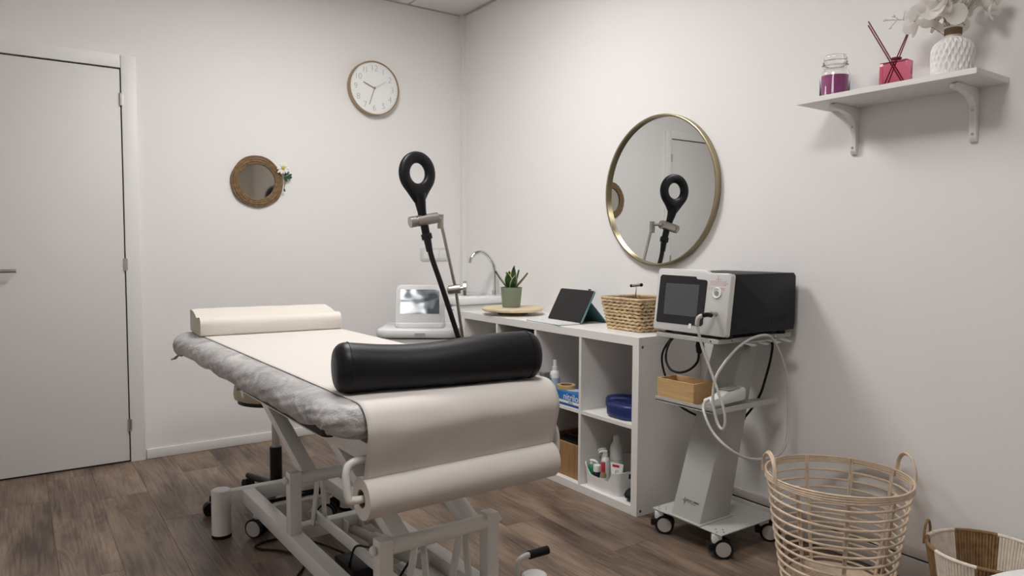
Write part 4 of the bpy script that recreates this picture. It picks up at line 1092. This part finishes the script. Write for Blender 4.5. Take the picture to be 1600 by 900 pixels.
# top shelf tray
ts = MB().box((-.235, TY, .808), (.44, .305, .018), bev=.002, seg=1)
ts = ts.build('top_shelf', trol, tr)
for x in (-.38, -.12): MB().cyl((x, TY-.1525, .808), (x, TY-.1545, .808), .004, n=10).build('screw', chrome, ts)
MB().cyl((-.4555, TY-.12, .808), (-.457, TY-.12, .808), .003, n=8).build('screw', chrome, ts)
hk = MB()
hk.box((-.22, -2.577, .800), (.20, .03, .003))
for k in range(4): hk.box((-.33+k*.072, -2.606, .797), (.046, .04, .003), Euler((.25, 0, .35)), bev=.001, seg=1)
hk.build('cable_hook', trol, tr)
MB().prism([(0, 0), (.09, 0), (0, -.075)], .003, M=basis((-.19, -2.50, .797), (1, 0, 0), (0, 0, 1), (0, -1, 0))).build('gusset', trol, tr)
# middle shelf: tray with lip, cut around the column
ms = MB().box((-.395, TY, .548), (.12, .298, .004)); ms.box((-.215, -2.287, .548), (.25, .085, .004)); ms.box((-.215, -2.520, .548), (.25, .078, .004))
ms.box((-.4535, TY, .552), (.003, .298, .020)); ms.box((-.272, -2.5575, .552), (.365, .003, .020)); ms.box((-.272, -2.2625, .552), (.365, .003, .020))
ms.build('middle_shelf', trol, tr)

mc = thing('treatment_device', 'black treatment device with silver front panel and grey screen on the trolley', 'medical device', (-.46, -2.245, .817))
# local: panel in the plane u -> -y, v -> up leaning back slightly
PWd, PH, LEAN = .352, .240, .030
ev = Vector((LEAN, 0, PH)).normalized(); eu = Vector((0, -1, 0)); en = eu.cross(ev)
if en.x > 0: en = -en
Z00 = Vector((0, 0, .012))
PMx = basis(Z00, eu, ev, en)
P = [(.004, .0), (PWd-.006, 0), (PWd, .006), (PWd-.0, PH-.018), (PWd-.006, PH-.0105), (.247, PH-.0105), (.233, PH), (.008, PH), (0, PH-.008), (0, .006)]
MB().prism(P, .026, M=PMx @ Matrix.Translation((0, 0, -.026)), bev=.0022).build('front_panel', silver, mc)
Bz = [(.018, .028), (.238, .030), (.246, .038), (.249, .196), (.242, .202), (.200, .204), (.192, .213), (.022, .215), (.014, .207), (.014, .034)]
MB().prism(Bz, .0016, M=PMx).build('screen_bezel', mat('bezel_black', (.012, .012, .014), .25), mc)
MB().prism([(.050, .062), (.214, .062), (.214, .183), (.048, .183)], .0006, M=PMx @ Matrix.Translation((0, 0, .0017))).build('screen', screen_off, mc)
MB().box((.187, .026, .0012), (.012, .018, .002), M=PMx).build('white_sticker', white_pl, mc)
# black steel case behind the panel
cs = MB()
sec_ = [(.002, .004), (.026, .219), (.034, .2245), (.392, .2245), (.405, .212), (.405, .030), (.397, .004)]
cs.prism([(.026+x*.985, z) for x, z in sec_], .340, M=basis((0, -.006, .012), (1, 0, 0), (0, 0, 1), (0, -1, 0)), bev=.003)
cs.build('case', dgrey, mc)
sl_ = MB()
for i in range(26): sl_.box((.075+i*.0115, -.3465, .047+.012), (.0048, .0016, .030), Euler((0, .12, 0)))
sl_.build('vent_slots', dark, mc)
for (x, z) in ((.215, .125), (.232, .119)): MB().cyl((x, -.3455, z), (x, -.3485, z), .003, n=8).build('case_screw', black_pl, mc)
for x in (.055, .375):
    for y in (-.035, -.32): MB().cyl((x, y, 0), (x, y, .018), .014, .016, n=16).build('foot', black_rub, mc)
K = PMx @ Matrix.Translation((.298, .157, 0))
MB().lathe([(.0185, .0), (.0205, .003), (.0185, .006), (.015, .005), (.0135, .002), (0, .002)], 36, M=K).build('knob_ring', white_gl, mc)
MB().lathe([(0, .002), (.0095, .002), (.009, .006), (0, .007)], 24, M=K @ Matrix.Translation((0, -.001, 0))).build('key_switch', steel, mc)
wl = MB()
for i, (u, w, v) in enumerate(((.297, .030, .206), (.297, .076, .199), (.303, .082, .193), (.297, .076, .187), (.293, .078, .174), (.293, .074, .168))):
    n_ = 7 if w > .05 else 3
    for k in range(n_): wl.box((u-w/2+(k+.5)*w/n_, v, .0006), (w/n_*.72, .0022, .0006), M=PMx)
wl.tube([PMx @ Vector((.292, .211, .001)), PMx @ Vector((.297, .2195, .001)), PMx @ Vector((.302, .211, .001))], .0005, 4, closed=True)
wl.build('printed_warning', pink_ink, mc)
cn = MB().cyl(PMx @ Vector((.303, .082, 0)), PMx @ Vector((.302, .082, .030)), .008, n=16); cn = cn.build('socket', steel, mc)

# cable and hand piece hanging from the trolley
hp = thing('handpiece_with_cable', 'white hand piece with long grey cable looped over the trolley hooks', 'hand piece', (0, 0, 0))
CP = [(-.487, -2.548, .907), (-.508, -2.545, .909), (-.522, -2.535, .904), (-.525, -2.525, .876), (-.515, -2.54, .797), (-.51, -2.573, .721), (-.51, -2.609, .647), (-.51, -2.638, .584), (-.51, -2.645, .54), (-.51, -2.634, .513), (-.505, -2.607, .531), (-.50, -2.581, .603), (-.485, -2.578, .678), (-.45, -2.578, .722), (-.39, -2.585, .775), (-.33, -2.60, .812), (-.27, -2.622, .828), (-.218, -2.622, .808), (-.155, -2.62, .731), (-.114, -2.62, .629), (-.105, -2.62, .504), (-.127, -2.63, .41), (-.196, -2.64, .370), (-.34, -2.675, .388), (-.46, -2.695, .418), (-.525, -2.670, .458), (-.535, -2.612, .502), (-.53, -2.572, .553), (-.495, -2.535, .580), (-.445, -2.515, .588)]
MB().tube(CP, .0052, 10, smooth=8).build('cable', cable_g, hp)
MB().tube([(-.478, -2.548, .906), (-.500, -2.547, .909), (-.519, -2.540, .906)], .0085, 12, smooth=5).build('elbow_plug', black_pl, hp)
MB().tube([(-.519, -2.540, .906), (-.527, -2.530, .896), (-.526, -2.525, .872)], .0078, 12, smooth=5).build('strain_relief', cable_g, hp)
A = Vector((-.445, -2.512, .578)); B = Vector((-.24, -2.505, .585))
hd_ = (B-A).normalized(); hy = Vector((0, 0, 1)).cross(hd_).normalized(); hz = hd_.cross(hy)
HP = [(0, -.010), (.045, -.016), (.10, -.018), (.195, -.018), (.205, -.008), (.205, .022), (.195, .034), (.10, .030), (.05, .016), (0, .010)]
hb_ = MB().prism(HP, .044, M=basis(A-hy*.022, hd_, hz, -hy) @ Matrix.Translation((0, 0, -.044)), bev=.006).build('hand_piece', white_gl, hp)
MB().box((0, 0, 0), (.07, .046, .002), M=basis(A+hd_*.13+hz*.0335, hd_, hy, hz)).build('top_seam', grey_pl, hb_)
MB().tube([A+Vector((-.035, -.012, -.006)), A+Vector((-.012, -.004, 0)), A], [.0065, .009, .011], 12).build('cable_boot', white_pl, hp)
bx = thing('bamboo_box', 'open bamboo box on the middle shelf of the trolley', 'box', (-.375, -2.338, .5502))
for s_ in (-1, 1):
    MB().box((s_*.0525, 0, .04), (.007, .187, .08), bev=.0008, seg=1).build('board', bamboo, bx)
    MB().box((0, s_*.0900, .04), (.098, .007, .08), bev=.0008, seg=1).build('board', bamboo_in, bx)
MB().box((0, 0, .004), (.098, .173, .006)).build('bottom', bamboo_in, bx)
pw = thing('trolley_power_cord', 'black power cord with round plug hanging under the trolley top', 'cable', (0, 0, 0))
MB().tube([(-.36, -2.394, .745), (-.36, -2.388, .706), (-.36, -2.351, .67), (-.36, -2.298, .650), (-.36, -2.25, .656), (-.35, -2.215, .687), (-.33, -2.200, .73), (-.30, -2.20, .77), (-.27, -2.225, .792)], .0048, 10, smooth=8).build('cord', black_rub, pw)
MB().tube([(-.36, -2.398, .793), (-.36, -2.398, .768), (-.36, -2.394, .740)], [.013, .017, .009], 14, smooth=4).build('plug', black_rub, pw)
for d in (-.008, .008): MB().cyl((-.362, -2.41, .765+d), (-.366, -2.428, .762+d), .0022, n=8).build('plug_pin', steel, pw)
pw2 = thing('trolley_mains_lead', 'black mains lead running down behind the trolley column', 'cable', (0, 0, 0))
MB().tube([(-.30, -2.215, .797), (-.31, -2.165, .724), (-.31, -2.155, .669), (-.30, -2.17, .60), (-.30, -2.215, .52), (-.29, -2.26, .488), (-.28, -2.32, .470)], .0045, 10, smooth=8).build('cord', black_rub, pw2)
MB().cyl((-.28, -2.32, .470), (-.275, -2.331, .468), .007, n=10).build('cord_end', black_rub, pw2)
pw3 = thing('device_supply_lead', 'black lead dropping from the device behind the hooks on the near side', 'cable', (0, 0, 0))
MB().tube([(-.06, -2.49, .797), (-.06, -2.51, .766), (-.065, -2.505, .70), (-.085, -2.50, .632), (-.10, -2.49, .57), (-.125, -2.47, .51), (-.135, -2.44, .465)], .005, 10, smooth=8).build('cord', black_rub, pw3)
MB().cyl((-.135, -2.44, .465), (-.137, -2.43, .452), .008, n=10).build('cord_end', black_rub, pw3)

# ---------------------------------------------------------------- baskets at the right
rb = thing('rattan_basket', 'tall open rattan laundry basket with two loop handles by the wall', 'basket', (-.262, -2.918, 0))
RB_R = lambda z: .165+.063*(z/.385)**.8
for i in range(11):
    z = .020+i*.0315; r = RB_R(z)
    MB().tube([(r*math.cos(a), r*math.sin(a), z+.002*math.sin(2*a+i)) for a in [2*PI*k/72 for k in range(72)]], .0044, 7, closed=True).build('hoop', rattan, rb)
for i in range(4):
    z = .362+i*.0068; r = RB_R(.385)+.002
    MB().tube([(r*math.cos(a), r*math.sin(a), z+.0014*math.sin(a*3+i)) for a in [2*PI*k/80 for k in range(80)]], .0036, 7, closed=True).build('rim_hoop', rattan, rb)
for k in range(9):
    a = 2*PI*k/9+.33
    for da in (-.018, .018):
        MB().tube([((RB_R(z)-.006)*math.cos(a+da), (RB_R(z)-.006)*math.sin(a+da), z) for z in (.012, .10, .19, .28, .384)], .0034, 7).build('stake', rattan, rb)
for ha in (2.51, 5.65):
    # loop handles rising from the rim
    c, s_ = math.cos(ha), math.sin(ha); tn = Vector((-s_, c, 0)); rd_ = Vector((c, s_, 0))
    for q in range(3):
        pts = [rd_*(.228+.003*q)+tn*(.062*math.cos(t_))*(1-.02*q)+Vector((0, 0, .376+max(0, math.sin(t_))**.75*(.082-.003*q))) for t_ in [PI*j/16 for j in range(17)]]
        MB().tube(pts, .0032, 7).build('handle_cane', rattan, rb)
sp = []
for k in range(26*16+1):
    t_ = k/16; r = .008+t_*.0060; a = 2*PI*t_
    if r > .160: break
    sp.append((r*math.cos(a), r*math.sin(a), .012))
MB().tube(sp, .0034, 5).build('woven_base', rattan, rb)
MB().lathe([(0, 0), (.164, 0), (.164, .010), (0, .010)], 48).build('base_disc', rattan, rb)

sb = thing('striped_basket', 'brown and cream striped cord basket with a small loop handle', 'basket', (-.190, -3.352, 0))
SR0, SR1, SH = .115, .158, .256
NB = 112; blocks = []
def isb(k): return ((k+5)//14) % 2 == 0
for blk in range(8):
    mbk = MB(); ks = [k for k in range(NB) if (k+5)//14 % 8 == blk]
    for k in ks:
        a = 2*PI*k/NB+.5; j = random.uniform(-.0006, .0006)
        mbk.tube([((SR0+(SR1-SR0)*z/SH+j)*math.cos(a), (SR0+(SR1-SR0)*z/SH+j)*math.sin(a), max(.005, z)) for z in (0, SH*.33, SH*.66, SH)], .0047, 6)
    a0 = 2*PI*(ks[0]-.5)/NB+.5 if blk else 0
    rimp = [((SR1)*math.cos(2*PI*k/NB+.5), SR1*math.sin(2*PI*k/NB+.5), SH+.001) for k in ks+[ks[-1]+.9]] if blk else [((SR1)*math.cos(2*PI*k/NB+.5), SR1*math.sin(2*PI*k/NB+.5), SH+.001) for k in sorted([k if k < 60 else k-NB for k in ks])]
    mbk.tube(rimp, .0058, 8)
    o = mbk.build('cord_band', cord_b if blk % 2 == 0 else cord_w, sb); o['kind'] = 'stuff'
MB().lathe([(0, 0), (SR0-.004, 0), (SR0-.004, .006), (0, .006)], 40).build('base_disc', cord_b, sb)
a = 1.80; tn = Vector((-math.sin(a), math.cos(a), 0)); rd_ = Vector((math.cos(a), math.sin(a), 0))
MB().tube([rd_*(.160)+tn*(.040*math.cos(t_))+Vector((0, 0, SH-.01+max(0, math.sin(t_))**.8*.060)) for t_ in [PI*j/16 for j in range(17)]], .0038, 8).build('handle', cord_b, sb)

ws = thing('side_table', 'white round side table whose edge shows in the bottom right corner of the view', 'table', (-.985, -3.945, 0))
MB().lathe([(0, .470), (.285, .470), (.298, .476), (.300, .487), (.296, .498), (.285, .502), (0, .503)], 72).build('tabletop', white_pl, ws)
for k in range(4):
    a = PI/4+k*PI/2; MB().cyl((.24*math.cos(a), .24*math.sin(a), 0), (.19*math.cos(a), .19*math.sin(a), .471), .016, n=16).build('leg', white_pl, ws)
